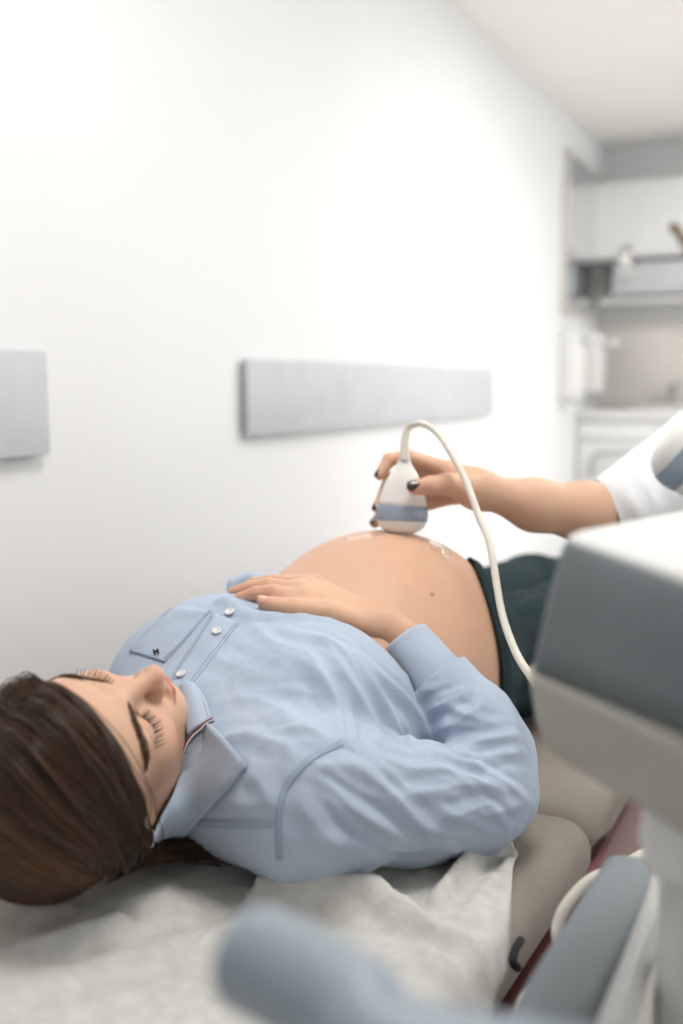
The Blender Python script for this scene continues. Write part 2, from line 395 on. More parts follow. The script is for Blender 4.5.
obj('basin_rim', *lathe([(.17, -.005), (.2, .0), (.215, .018), (.205, .024), (.19, .014), (.12, .006), (.02, .004)], 40, Matrix.Translation((5.21, .78, zc)), .85, 1.25), M['white'], w_)
obj('tap', *merge(tube([(5.38, .84, zc), (5.38, .84, zc+.09), (5.35, .84, zc+.12), (5.28, .84, zc+.115), (5.25, .84, zc+.085)], .012, 30), tube([(5.38, .84, zc), (5.38, .84, zc+.05)], .02, 6), tube([(5.38, .84, zc+.1), (5.40, .8, zc+.14)], .007, 6)), M['metal'], w_)
def dispenser(x, y, z, h, wdt, label):           # wall soap dispenser with a slanted lever
    d = empty('soap_dispenser', (x, y, z), label, 'dispenser', 'soap dispensers beside the basin')
    obj('body', *box(x-wdt/2, x+wdt/2, y-.1, y, z+.03, z+h, .012), M['white'], d)
    bm = bmesh.new(); vs = [(x-wdt/2, y-.1, z+h-.05), (x-wdt/2, y-.1, z+h), (x-wdt/2, y-.19, z+h-.02), (x-wdt/2, y-.19, z+h-.04)]
    A = [bm.verts.new(q) for q in vs]; B = [bm.verts.new((q[0]+wdt, q[1], q[2])) for q in vs]
    bm.faces.new(A); bm.faces.new(B[::-1])
    for i in range(4): bm.faces.new((A[i], B[i], B[(i+1) % 4], A[(i+1) % 4]))
    bmesh.ops.recalc_face_normals(bm, faces=bm.faces); bmesh.ops.bevel(bm, geom=list(bm.edges), offset=.006, segments=2, affect='EDGES')
    obj('lever', *bm_out(bm), M['white'], d)
    obj('nozzle', *tube([(x, y-.06, z+.04), (x, y-.06, z+.0)], .012, 5), M['metal'], d)
    return d
dispenser(4.72, YL, ZC-.10, .34, .11, 'white soap dispenser on the side wall, the one nearer the camera')
dispenser(5.16, YL, ZC-.08, .31, .11, 'white soap dispenser on the side wall, the one nearer the corner')
t = empty('splashback', (XB, .8, zc+.002), 'greige splashback panel behind the washbasin', 'splashback')
obj('panel', *box(XB-.012, XB, .62, YL-.005, zc+.002, ZC+.32, .002), M['tile'], t)
t = empty('tall_cupboard', (5.2, .0, 0), 'tan side panel of the tall cupboard right of the basin', 'cupboard')
obj('carcass', *box(5.0, XB-.005, -.5, .165, .08, ZC+.31, .004), M['tan'], t)
obj('plinth', *box(5.05, XB-.005, -.48, .15, 0, .08, 0), M['glassgrey'], t)
obj('door', *box(4.98, 5.0, -.495, .16, .1, ZC+.3, .004), M['tan'], t)
t = empty('filler_panel', (XB-.02, .4, zc), 'tan wall panel standing on the worktop beside the splashback', 'panel')
obj('panel', *box(XB-.03, XB, .17, .615, zc+.002, ZC+.32, .003), M['tan'], t)
t = empty('wall_cabinet', (5.35, .7, ZC+.34), 'white wall cabinet with a grey lower tray above the basin', 'cabinet')
obj('body', *box(5.22, XB-.003, .2, 1.245, ZC+.62, ZC+1.0, .004), M['whitelac'], t)
for k in range(2): obj('door', *box(5.2, 5.22, .206+k*.52, .72+k*.52, ZC+.63, ZC+.99, .004), M['whitelac'], t)
obj('tray', *box(5.2, XB-.003, .2, 1.13, ZC+.44, ZC+.60, .01), M['glassgrey'], t)
obj('under_light', *box(5.22, 5.4, .2, 1.2, ZC+.40, ZC+.425, .004), M['white'], t)
obj('end_cap', *box(5.17, 5.22, 1.04, 1.09, ZC+.5, ZC+.68, .012), M['silver'], t)
# dried flowers
fl = empty('dried_flowers', (4.6, .42, zc-.0), 'spray of brown dried flowers at the right edge of the photo', 'flowers')
fl.location = (4.75, .30, 0)
obj('vase', *lathe([(.06, 0), (.085, .02), (.1, .2), (.09, .45), (.055, .62), (.05, .72), (.06, .75), (.05, .74), (.045, .7), (.03, .3)], 32, Matrix.Translation((4.75, .30, 0))), M['white'], fl)
st, rr = [], []
r_ = np.random.default_rng(3); heads = []
for k in range(16):
    e = np.array([4.75+r_.normal()*.13, .30+r_.normal()*.12+.1, ZC+.62+r_.uniform(-.12, .18)]); 
    if k < 4: e = P(673+4*k, 226+5*k, 4.6+.05*k)
    heads.append(e); st.append(spline([(4.75, .30, .6), (4.75+(e[0]-4.75)*.3, .30+(e[1]-.30)*.3, 1.1), e], 14))
obj('stems', *tubes(np.array(st), np.full((16, 14), .003), 5), M['flower'], fl)
for e in heads:
    hv = []
    for j in range(9):
        c = e+r_.normal(size=3)*.007; bm = bmesh.new(); bmesh.ops.create_icosphere(bm, subdivisions=1, radius=.011, matrix=Matrix.Translation(c)); hv.append(bm_out(bm))
    obj('flower_head', *merge(*hv), M['flower'], fl)
# ------------------------------------------------------------------ couch
CY0, CY1 = .245, .97
def couch_z(x):                                  # backrest slightly raised at the head end
    return ZC-.515+np.interp(x, [-.3, .45, 1.12, 1.25, 3], [.095, .052, .004, 0, 0])
c = empty('examination_couch', (1.2, .6, 0), 'beige vinyl examination couch with the woman lying on it', 'couch')
def cushion(x0, x1, name):
    nx, prof = 30, []
    for s in np.linspace(0, 1, 9): prof.append((CY0+.035*(1-math.sin(s*math.pi/2)), -.035*(1-math.sin(s*math.pi/2)) if 0 else -.035*(1-math.cos((1-s)*math.pi/2)) ))
    top = [(CY0+.035-.035*math.cos(a), -.035+.035*math.sin(a)) for a in np.linspace(0, math.pi/2, 7)]
    top += [(CY1-.035+.035*math.sin(a), -.035+.035*math.cos(a)) for a in np.linspace(0, math.pi/2, 7)]
    ring = [(CY0+.004, -.058), (CY0+.0, -.048)]+top+[(CY1, -.048), (CY1-.004, -.058), (CY1-.02, -.064), (CY0+.02, -.064)]
    xx = np.linspace(x0, x1, nx); V = []
    for i, x in enumerate(xx):
        e = min(x-x0, x1-x); ins = .03*(1-math.sqrt(max(0, 1-(1-min(e/.03, 1))**2)))
        for (y, z) in ring: V.append((x, (CY0+CY1)/2+(y-(CY0+CY1)/2)*(1-ins*1.2), couch_z(x)+z*(1) - (ins if z > -.045 else 0)))
    m = len(ring); idx = np.arange(nx*m).reshape(nx, m); n2 = np.roll(idx, -1, 1)
    Q = np.stack([idx[:-1], idx[1:], n2[1:], n2[:-1]], -1).reshape(-1, 4).tolist()+[idx[0].tolist(), idx[-1, ::-1].tolist()]
    return obj(name, V, Q, M['couch'], c)
cushion(-.25, 1.165, 'backrest_cushion'); cushion(1.175, 2.55, 'seat_cushion')
obj('frame', *merge(*[box(a, b, c_, d, ZC-.70, ZC-.625) for a, b, c_, d in ((-.2, 2.5, .3, .36), (-.2, 2.5, .82, .88), (-.1, 0, .36, .82), (2.3, 2.4, .36, .82), (1.1, 1.2, .36, .82))]), M['beige'], c)
for (x, y) in ((-.1, .33), (-.1, .85), (2.4, .33), (2.4, .85)):
    l = obj('leg', *box(x-.03, x+.03, y-.03, y+.03, .02, ZC-.69, .006), M['beige'], c)
    obj('foot', *lathe([(.035, 0), (.04, .01), (.03, .025)], 20, Matrix.Translation((x, y, 0))), M['black'], l)
obj('base_apron', *merge(box(-.15, 2.45, CY0+.006, CY0+.035, ZC-.80, ZC-.59, .006), box(-.15, 2.45, CY1-.05, CY1-.025, ZC-.80, ZC-.60, .006)), M['basered'], c)
obj('side_strap', *tube([P(521, 940, .885), P(515, 950, .87), P(513, 962, .86), P(518, 968, .865)], .004, 20), M['black'], c)
# ------------------------------------------------------------------ crepe paper cover
nx, ny = 260, 150
gx = np.linspace(.05, 1.30, nx); gy = np.linspace(0, 1, ny)
X = np.repeat(gx[:, None], ny, 1)
edge = np.interp(gx, [.05, .6, .70, .78, .86, .93, .98, 1.0, 1.03, 1.3], [.205, .21, .222, .238, .262, .282, .292, .305, .335, .40])
Y = edge[:, None]+(CY1-.02-edge[:, None])*gy[None]
Zp = couch_z(X)+.006
PP = np.stack([X, Y, Zp], -1).reshape(-1, 3)
Nn = np.tile([0., 0, 1.], (len(PP), 1)); Qp = grid_faces(nx, ny)
Bp = bvh(PP, Qp)
paper_folds = [([(0, 958), (100, 930), (200, 902), (262, 892)], .018, .015), ([(235, 900), (300, 906), (350, 910), (390, 922)], .042, .020),
 ([(290, 885), (340, 892), (400, 918), (450, 940), (508, 955)], .020, .012), ([(420, 915), (455, 880), (490, 848), (520, 832)], .018, .009), ([(372, 874), (410, 860), (440, 856)], .008, .008),
 ([(0, 915), (60, 912), (130, 902), (200, 888)], .007, .012), ([(150, 960), (250, 930), (330, 925)], .008, .02), ([(380, 960), (430, 965), (470, 990)], .008, .014), ([(0, 985), (120, 950), (230, 925)], .006, .018), ([(460, 915), (480, 890), (505, 862)], .006, .008), ([(440, 905), (470, 930), (505, 940)], .005, .008), ([(505, 850), (512, 900), (512, 945)], .006, .007)]
PP = folds(PP, Nn, Bp, paper_folds)
PP[:, 2] += .0022*noise3(PP, 60, 1)+.0010*noise3(PP, 190, 2)+.005*(1-np.abs(noise3(PP*[1, 1.3, 1], 17, 61)))**4+.004*(1-np.abs(noise3(PP*[1.4, .8, 1], 26, 62)))**5
ov = np.clip(CY0+.035-PP[:, 1], 0, .034); PP[:, 2] = np.maximum(PP[:, 2], couch_z(PP[:, 0])+.0035)
PP[:, 2] -= .035-np.sqrt(.035**2-ov**2); PP[:, 2] -= .9*np.clip(CY0+.004-PP[:, 1], 0, .1); PP[:, 1] = np.maximum(PP[:, 1], CY0-.004)
# raised where it is bunched up under the head and shoulder
PP[:, 2] += .022*np.exp(-((PP[:, 0]-.60)/.2)**2-((PP[:, 1]-.60)/.2)**2)*0
und = (PP[:, 0] > .64) & (PP[:, 1] > .47); PP[und, 2] = np.minimum(PP[und, 2], couch_z(PP[und, 0])+.007)      # pressed flat under the body
pap = obj('paper_cover', PP, Qp, M['paper']); tag(pap, 'crumpled pale crepe paper sheet covering the couch under the woman', 'paper sheet')
solid(pap, .0008, 0)
# ------------------------------------------------------------------ the reclining woman
wom = empty('person', W(1.1, .58, -.50), 'woman in a pale blue shirt lying on the couch with her pregnant belly bare', 'person')
HR = np.array([[-.049, .284, -.957], [.855, -.483, -.187], [.516, .828, .219]]); HC = W(.659, .614, -.352)
def h2w(q): return np.asarray(q, float)@HR.T+HC
NB = W(.85, .612, -.425)                          # base of the neck
RS = P(300, 800, .95); LS = W(.912, .705, -.348)   # shoulders
EL = P(490, 792, 1.075)                           # right elbow
def head_sdf(pw):
    p = (pw-HC.astype(np.float32))@HR.astype(np.float32)
    q = p.copy(); q[:, 0] = np.abs(p[:, 0])       # the face is symmetric
    d = ell(p, (0, -.014, .030), (.074, .094, .084))
    d = smin(d, ell(p, (0, .034, .038), (.060, .050, .052)), .03)           # forehead
    d = smin(d, ell(p, (0, .030, -.040), (.054, .054, .070)), .035)         # mid face
    d = smin(d, cap(q, (.050, -.004, -.052), (.018, .059, -.096), .017, .015), .03)   # jaw
    d = smin(d, ell(p, (0, .074, -.097), (.021, .016, .017)), .022)         # chin
    d = smin(d, ell(q, (.036, .052, -.030), (.026, .027, .026)), .022)      # cheeks
    d = smin(d, ell(p, (0, .070, -.064), (.030, .022, .022)), .02)          # muzzle
    d = smin(d, cap(q, (.012, .083, .017), (.044, .066, .017), .008, .007), .016)     # brow ridge
    d = smax(d, -ell(q, (.030, .096, .000), (.019, .014, .012)), .018)      # eye socket
    d = smin(d, ell(q, (.0315, .0665, -.001), (.0150, .0145, .0120)), .006) # closed lid over the eyeball
    d = smin(d, cap(p, (0, .080, .012), (0, .104, -.034), .0078, .0088), .013)        # nose bridge
    d = smin(d, ell(p, (0, .104, -.037), (.0102, .0112, .0098)), .008)      # nose tip
    d = smin(d, ell(q, (.0112, .0945, -.041), (.0058, .0092, .0070)), .007) # nostril wings
    d = smax(d, -ell(q, (.0065, .1020, -.0485), (.0036, .0060, .0040)), .003)
    d = smin(d, chain(q, [(0, .0985, -.0600), (.011, .0945, -.0625), (.023, .0835, -.0665)], [.0046, .0042, .0018], .004), .005)   # upper lip
    d = smin(d, chain(q, [(0, .0960, -.0715), (.011, .0925, -.0705), (.022, .0835, -.0670)], [.0058, .0050, .0018], .004), .005)   # lower lip
    d = smax(d, -chain(q, [(0, .1040, -.0650), (.012, .0985, -.0658), (.025, .0870, -.0668)], [.0018, .0018, .0012], .002), .003)
    d = smax(d, -ell(p, (0, .1030, -.0530), (.0032, .004, .006)), .005)     # philtrum
    lid = chain(q, [(.016, .0795, -.0045), (.026, .0825, -.0085), (.038, .0785, -.0085), (.0465, .069, -.0035)], [.0016]*4, .002)
    d = smax(d, -lid, .0025)                                                # line where the lids meet
    e = ell(q, (.0745, -.014, -.004), (.0085, .0175, .030)); e = smin(e, ell(q, (.073, -.004, -.034), (.006, .008, .010)), .01)
    e = smax(e, -ell(q, (.083, -.011, -.002), (.006, .010, .018)), .005)
    d = smin(d, e, .006)                                                    # ears
    dn = cap(pw, h2w((0, -.022, -.035)), NB, .054, .056)
    return smin(d, dn, .035)
c8 = np.array([h2w((a, b, cc)) for a in (-.1, .1) for b in (-.12, .13) for cc in (-.13, .13)])
lo = np.minimum(c8.min(0), NB-.07); hi = np.maximum(c8.max(0), NB+.07)
HV, HQ = polygonize(head_sdf, lo, hi, .00165); HV = relax(HV, HQ, 2)
HL = (HV-HC)@HR                                    # local coordinates of the face
base_skin = np.array(lin((216, 174, 146))[:3])
def gauss(p, c, s): return np.exp(-np.sum(((p-np.array(c))/np.array(s))**2, 1))
def blend(col, w, rgb): return col*(1-w[:, None])+np.array(lin(rgb)[:3])*w[:, None]
HA = HL.copy(); HA[:, 0] = np.abs(HA[:, 0])
hc = np.tile(base_skin, (len(HV), 1))
hc = blend(hc, .35*gauss(HA, (.04, .07, -.035), (.022, .03, .022)), (214, 140, 118))
hc = blend(hc, .25*gauss(HA, (0, .108, -.038), (.016, .02, .016)), (214, 144, 124))
lipw = np.clip(1.25-np.abs((HA[:, 2]+.0663)/(.0085*np.clip(1-HA[:, 0]/.026, .05, 1)**.6))**3, 0, 1)*(HA[:, 0] < .025)*(HA[:, 1] > .080)
hc = blend(hc, .8*np.clip(lipw, 0, 1), (188, 112, 104))
hc = blend(hc, .35*gauss(HA, (.031, .082, -.001), (.018, .012, .009)), (190, 128, 106))
hc = blend(hc, .85*gauss(HL, h2w((0,0,0))*0+np.array([-.036, .0665, -.049]), (.0014, .006, .0014)), (110, 70, 52))
HB = bvh(HV, HQ)
# ---- torso, arm and hand
BY = .548
def torso_sdf(p):
    d = ell(p, W(.93, .59, -.405), (.17, .165, .11))
    d = smin(d, ell(p, W(1.06, .585, -.405), (.17, .163, .135)), .06)
    d = smin(d, ell(p, W(1.215, BY+.017, -.385), (.210, .182, .184)), .07)      # belly
    d = smin(d, ell(p, W(1.46, .55, -.43), (.17, .185, .085)), .06)
    return d
def hand_chain(p, wr, mcps, fingers, rads, thumb, trad, palm_r=.0135):
    d = None
    for m, r in zip(mcps, (.0125, .0125, .0115, .0105)):
        e = cap(p, wr+(m-wr)*.12, m, palm_r+.003, r); d = e if d is None else smin(d, e, .016)
    for f, r in zip(fingers, rads): d = smin(d, chain(p, f, r, .003), .0055)
    d = smin(d, chain(p, thumb, trad, .004), .012)
    return d
wr = P(386, 630, 1.185)
mc = [P(304, 600, 1.168), P(299, 591, 1.185), P(303, 585, 1.205), P(314, 583, 1.225)]
fg = [[mc[0], P(274, 593, 1.168), P(256, 594, 1.172), P(240, 598, 1.18)], [mc[1], P(268, 586, 1.188), P(250, 588, 1.195), P(234, 592, 1.20)],
      [mc[2], P(272, 582, 1.215), P(254, 584, 1.225), P(240, 588, 1.23)], [mc[3], P(288, 581, 1.24), P(272, 582, 1.25), P(260, 584, 1.255)]]
fr = [[.0118, .0098, .0088, .0072], [.0118, .0098, .0088, .0072], [.0112, .0092, .0082, .007], [.0102, .0082, .0074, .0062]]
th = [P(364, 627, 1.165), P(326, 613, 1.150), P(294, 609, 1.145), P(266, 604, 1.145)]; tr = [.017, .0135, .0118, .0092]
def arm_sdf(p):
    d = hand_chain(p, wr, mc, fg, fr, th, tr)
    a = chain(p, [P(372, 624, 1.18), wr, P(402, 643, 1.18), P(440, 688, 1.15), EL, RS], [.019, .0205, .022, .024, .026, .034], .02)
    return smin(d, a, .016)
AV, AQ = polygonize(arm_sdf, np.minimum.reduce([EL, RS, *mc, fg[1][3], th[3]])-.06, np.maximum.reduce([EL, RS, *mc, fg[3][3]])+.06, .002); AV = relax(AV, AQ, 2)
LW = W(1.20, .80, -.455)
lm = [LW+np.array([.085, .018-.018*k, .004]) for k in range(4)]
lf = [[m, m+np.array([.04, 0, .004]), m+np.array([.062, 0, -.004]), m+np.array([.08, 0, -.014])] for m in lm]
lt = [LW+np.array([.02, -.03, -.004]), LW+np.array([.055, -.052, -.008]), LW+np.array([.085, -.058, -.012])]
def larm_sdf(p):
    d = hand_chain(p, LW, lm, lf, fr, lt, [.015, .012, .009])
    return smin(d, chain(p, [LW, W(1.02, .83, -.45), LS], [.023, .04, .045], .02), .016)
LV, LQ = polygonize(larm_sdf, np.minimum(LS, LW)-.09, np.maximum(lf[0][3], LW)+.09, .0035); LV = relax(LV, LQ, 2)
def low_sdf(p):
    d = torso_sdf(p)
    for s in (-1, 1):
        hp = W(1.52, .54+s*.09, -.435); kn = W(1.98, .49+s*.085, -.425); an = W(2.36, .44+s*.075, -.462)
        d = smin(d, chain(p, [hp, kn, an], [.092, .062, .042], .03), .04)
    return d
def body_sdf(p):
    d = low_sdf(p)
    for s in (-1, 1): d = smin(d, chain(p, [W(2.36, .44+s*.075, -.462), W(2.43, .435+s*.08, -.455), W(2.50, .42+s*.09, -.40), W(2.53, .41+s*.095, -.375)], [.04, .036, .03, .02], .02), .02)
    return d
TV, TQ = polygonize(body_sdf, W(.74, .34, -.56), W(2.58, .79, -.16), .0055); TV = relax(TV, TQ, 3)
def rest(V, e=.012):                             # the couch presses the body flat
    V[:, 2] = np.maximum(V[:, 2], couch_z(V[:, 0])+e); return V
HV, TV, AV, LV = rest(HV), rest(TV), rest(AV), rest(LV)
tv0 = len(HV)
sv, sq = merge((HV, HQ), (TV, TQ), (AV, AQ), (LV, LQ))
def skin_tone(V): return np.tile(base_skin, (len(V), 1))*(1-.04*(noise3(V, 30, 5)[:, None]*np.array([.4, 1, 1.2])))
ac = skin_tone(AV)
for f in fg:
    for q in f[1:3]: ac = blend(ac, .30*gauss(AV, q, (.012,)*3), (214, 138, 116))
    ac = blend(ac, .4*gauss(AV, f[3], (.012,)*3), (222, 150, 130))
ac = blend(ac, .5*gauss(AV, th[3], (.014,)*3), (222, 150, 130))
tc_ = skin_tone(TV); TB = bvh(TV, TQ)
for (px, py, r) in ((432, 594, .0012), ):
    h = hit(TB, px, py)
    if h is not None: tc_ = blend(tc_, np.clip(1.4*gauss(TV, h, (r*1.6,)*3), 0, 1)*.8, (104, 66, 50))
body = obj('body', sv, sq, M['skin'], wom, col=np.concatenate([hc, tc_, ac, skin_tone(LV)]))
# thumb nail
def nail(parent, tip, prev, up_, w, l, m, r):
    ax = tip-prev; ax /= np.linalg.norm(ax); up_ = up_-ax*(up_@ax); up_ /= np.linalg.norm(up_); sd = np.cross(ax, up_)
    V = []
    for i in range(9):
        u = -1+2*i/8*1.0
        for j in range(7):
            s = (j/6*2-1); wd = w*math.sqrt(max(0, 1-max(0, abs(u)-.35)**2/.65**2*.8))
            V.append(tip+ax*(u*l)+sd*(math.sin(s*1.15)*wd)+up_*(math.cos(s*1.15)*r*1.0+.0009-.0018*(u > .5)*(u-.5)))
    o = obj('fingernail', V, grid_faces(9, 7), m, parent); solid(o, .0006, 0); return o
nail(wom, th[3]+(th[3]-th[2])*.10, th[2], UP*.9-FW*.6, .0078, .0078, M['pinknail'], .0092)
# ------------------------------------------------------------------ trousers
def waist_x(y): return 1.165+.265*np.exp(-((y-.56)/.115)**2)
def trs_sdf(p): return low_sdf(p)-.005
V, Q = polygonize(trs_sdf, W(1.08, .33, -.56), W(2.45, .79, -.16), .0045); V = relax(V, Q, 2)
N = normals(V, Q)
ph = np.arctan2(V[:, 1]-BY, V[:, 2]-W(0, 0, -.42)[2]); run = np.clip((V[:, 0]-waist_x(V[:, 1]))/.25, 0, 1)
V = V+N*(.0035*np.sin(ph*26+4*run+2*np.sin(V[:, 0]*20))*run*(V[:, 0] < 1.75)+.003*noise3(V, 40, 9)*run)[:, None]
wb = V[:, 0]-waist_x(V[:, 1]); V = V+N*(.003*np.exp(-((wb-.02)/.014)**2))[:, None]
g = np.where(V[:, 0] > 2.33, V[:, 0]-2.36, -(V[:, 0]-waist_x(V[:, 1])))
V = rest(V, .008); V, Q = clip(V, Q, g)
tro = obj('trousers', V, Q, M['trousers'], wom); solid(tro, .003, 0)
# ------------------------------------------------------------------ shirt
SLV = [RS, P(350, 800, .985), P(410, 802, 1.025), P(470, 800, 1.062), EL+np.array([.008, 0, 0]), P(494, 752, 1.098), P(474, 722, 1.118), P(440, 686, 1.150), P(425, 668, 1.160)]
SLR = [.058, .060, .060, .053, .045, .040, .042, .040, .037]
HEM = [P(236, 586, 1.235), P(250, 582, 1.235), P(270, 583, 1.235)]
HEM2 = [P(226, 603, 1.155), P(234, 610, 1.148), P(246, 617, 1.135), P(275, 622, 1.135), P(302, 623, 1.135), P(326, 627, 1.135), P(345, 638, 1.135), P(360, 658, 1.13), P(385, 690, 1.125), P(418, 716, 1.12), P(440, 745, 1.11)]
def torso_cloth(p):
    d = ell(p, W(.925, .59, -.405), (.165, .165, .113))
    d = smin(d, ell(p, W(1.03, .58, -.405), (.17, .164, .128)), .06)
    d = smin(d, cap(p, NB+np.array([-.01, 0, 0]), RS, .052, .055), .05)
    d = smin(d, cap(p, NB+np.array([-.01, 0, 0]), LS, .050, .046), .05)
    d = smin(d, ell(p, W(.935, .515, -.345), (.075, .064, .058)), .05)
    d = smin(d, ell(p, W(.965, .665, -.325), (.075, .066, .064)), .06)
    d = smin(d, chain(p, [LS, W(1.02, .80, -.45), W(1.14, .79, -.455)], [.050, .050, .042], .02), .02)
    hem = smin(chain(p, HEM, [.012]*3, .006), chain(p, HEM2, [.009]*len(HEM2), .006), .004)
    return smin(d-.006, hem, .012)
def sleeve_cloth(p): return chain(p, SLV, SLR, .022)
def shirt_sdf(p):
    k = np.interp(p[:, 0], [.80, .95], [.07, .006]).astype(np.float32)
    return smin(torso_cloth(p), sleeve_cloth(p), k)
V, Q = polygonize(shirt_sdf, np.minimum(W(.70, .36, -.54), np.min(SLV, 0)-.07), np.maximum(W(1.2, .90, -.2), np.max(SLV, 0)+.07), .0025); V = relax(V, Q, 2)
SV0, SQ0 = V, Q; SB0 = bvh(V, Q); N = normals(V, Q)
all_folds = [
 ([(300, 640), (318, 670), (335, 705), (345, 735)], .004, .008), ([(255, 645), (300, 660), (330, 690), (348, 738)], .003, .010),
 ([(240, 740), (270, 720), (300, 705)], .003, .010), ([(225, 700), (260, 700), (300, 725), (335, 745)], .003, .009),
 ([(345, 640), (365, 670), (385, 705), (405, 740)], .006, .007), ([(325, 640), (350, 680), (372, 720), (380, 742)], .005, .007),
 ([(362, 655), (385, 680), (410, 705), (435, 740)], .005, .006), ([(200, 640), (220, 660), (250, 670)], .002, .008),
 ([(170, 610), (195, 612), (225, 600)], .003, .007), ([(140, 640), (155, 625), (180, 612)], .003, .008),
 ([(215, 745), (240, 735), (275, 742), (300, 752)], .003, .007), ([(250, 770), (265, 790), (275, 810)], .003, .007),
 ([(285, 630), (330, 640), (350, 660), (370, 700)], .004, .006), ([(225, 800), (250, 805), (275, 800)], .002, .006),
 ([(345, 690), (352, 715), (357, 740)], .004, .004), ([(400, 715), (408, 730), (412, 746)], .003, .004), ([(262, 690), (300, 690), (330, 700)], .0018, .005), ([(265, 730), (300, 728), (330, 735)], .0018, .004), ([(250, 620), (270, 640), (300, 650)], .002, .006),
 # sleeve
 ([(352, 765), (385, 790), (420, 825), (440, 848)], .0042, .007), ([(330, 790), (360, 815), (395, 835), (425, 850)], .0045, .006),
 ([(395, 800), (430, 790), (470, 785), (510, 790)], .003, .006), ([(420, 765), (460, 775), (500, 790), (525, 812)], .004, .006),
 ([(440, 752), (480, 768), (510, 785), (532, 805)], .0045, .005), ([(300, 800), (320, 830), (345, 850)], .0035, .007),
 ([(385, 760), (420, 770), (450, 770)], .003, .006), ([(360, 840), (400, 850), (440, 845)], .003, .005),
 ([(460, 820), (490, 815), (520, 805)], .003, .005), ([(430, 825), (470, 810), (505, 800)], .003, .005),
 ([(430, 735), (460, 720), (490, 700)], .004, .006), ([(455, 750), (480, 742), (515, 735)], .004, .005), ([(475, 762), (500, 755), (522, 752)], .004, .005),
 ([(425, 715), (440, 705), (470, 690)], .003, .005), ([(445, 700), (465, 715), (500, 725)], .0025, .005), ([(310, 770), (340, 765), (380, 770)], .003, .008), ([(290, 840), (330, 842), (370, 852)], .003, .006)]
rf = np.random.default_rng(44)
for _ in range(24):                               # small creases running round the loose sleeve
    x0, y0 = rf.uniform(290, 480), rf.uniform(755, 835); L = rf.uniform(35, 70); a = math.radians(rf.normal(30, 10)); b = rf.uniform(-6, 6)
    all_folds.append(([(x0, y0), (x0+L*math.cos(a)/2-b*math.sin(a), y0+L*math.sin(a)/2+b*math.cos(a)), (x0+L*math.cos(a), y0+L*math.sin(a))], rf.uniform(.0005, .0013), rf.uniform(.003, .005)))
for _ in range(16):
    f_ = rf.uniform(); x0, y0 = 430+60*f_+rf.normal()*8, 690+80*f_; L = rf.uniform(15, 32); a = math.radians(rf.normal(-20, 18))
    all_folds.append(([(x0-L*math.cos(a)/2, y0-L*math.sin(a)/2), (x0, y0+rf.uniform(-3, 3)), (x0+L*math.cos(a)/2, y0+L*math.sin(a)/2)], rf.uniform(.0008, .0018), rf.uniform(.0028, .004)))
for _ in range(26):
    x0, y0 = rf.uniform(215, 370), rf.uniform(635, 760); L = rf.uniform(18, 45); a = math.radians(rf.normal(45, 25))
    all_folds.append(([(x0, y0), (x0+L*math.cos(a)/2+rf.uniform(-4, 4), y0+L*math.sin(a)/2), (x0+L*math.cos(a), y0+L*math.sin(a))], rf.uniform(.0002, .0006), rf.uniform(.003, .0045)))
V = folds(V, N, SB0, all_folds); V += N*(.0012*noise3(V, 55, 21)+.0006*noise3(V, 140, 22)+.0004*noise3(V, 330, 23))[:, None]
V = rest(V, .008)
p32 = V.astype(np.float32); dto = torso_cloth(p32); dsl = sleeve_cloth(p32)
V1, Q1 = V, Q
hx = np.interp(V[:, 1], [.38, .42, .46, .50, .55, .60, .62, .66, .7, .8], [1.01, 1.008, 1.0, .995, .992, .988, 1.035, 1.05, 1.05, 1.05])
th_n = cap(p32, h2w((0, -.022, -.035)), NB, .066, .060)
g = np.where(V[:, 1] > .755, V[:, 0]-1.16, V[:, 0]-hx)
g = np.maximum(g, np.where(V[:, 0] < .90, -th_n, -1))
arm_part = dto-dsl                                # positive on the sleeve
SHV, SHQ = clip(V1, Q1, np.maximum(g, arm_part))
sh = obj('shirt', SHV, SHQ, M['shirt'], wom); solid(sh, .0022, -1); tag(sh, 'pale blue button-up shirt pushed up above the belly')
ax = SLV[-1]-SLV[-2]; ax /= np.linalg.norm(ax); pastcuff = ((V1-SLV[-2])@ax)-.006
pastcuff = np.where(np.linalg.norm(V1-SLV[-2], axis=1) < .12, pastcuff, -1)
V, Q = clip(V1, Q1, np.maximum(-arm_part-.0005, pastcuff))
sl = obj('sleeve', V, Q, M['shirt'], sh); solid(sl, .002, -1)
SLB = SB = bvh(V1, Q1)
# cuff
def cuff(p0, p1, r0, r1, m, parent, name='cuff'):
    n, s = 14, 40; ax = p1-p0; L = np.linalg.norm(ax); ax /= L; a = np.cross(ax, UP); a /= np.linalg.norm(a); b = np.cross(ax, a); V = []
    for i in range(n):
        f = i/(n-1)
        for j in range(s):
            t_ = 2*math.pi*j/s; r = (r0+(r1-r0)*f)*(1+.03*math.sin(2*t_+1)+.015*math.sin(3*t_+6*f)); r += .0012*(1 if f < .07 or f > .93 else 0)
            V.append(p0+ax*L*f+(a*math.cos(t_)+b*math.sin(t_)*.92)*r)
    idx = np.arange(n*s).reshape(n, s); nx = np.roll(idx, -1, 1)
    o = obj(name, V, np.stack([idx[:-1], nx[:-1], nx[1:], idx[1:]], -1).reshape(-1, 4), m, parent); solid(o, .003, 0); return o
cuff(P(441, 687, 1.150), P(404, 643, 1.178), .0405, .0345, M['shirt'], sh)
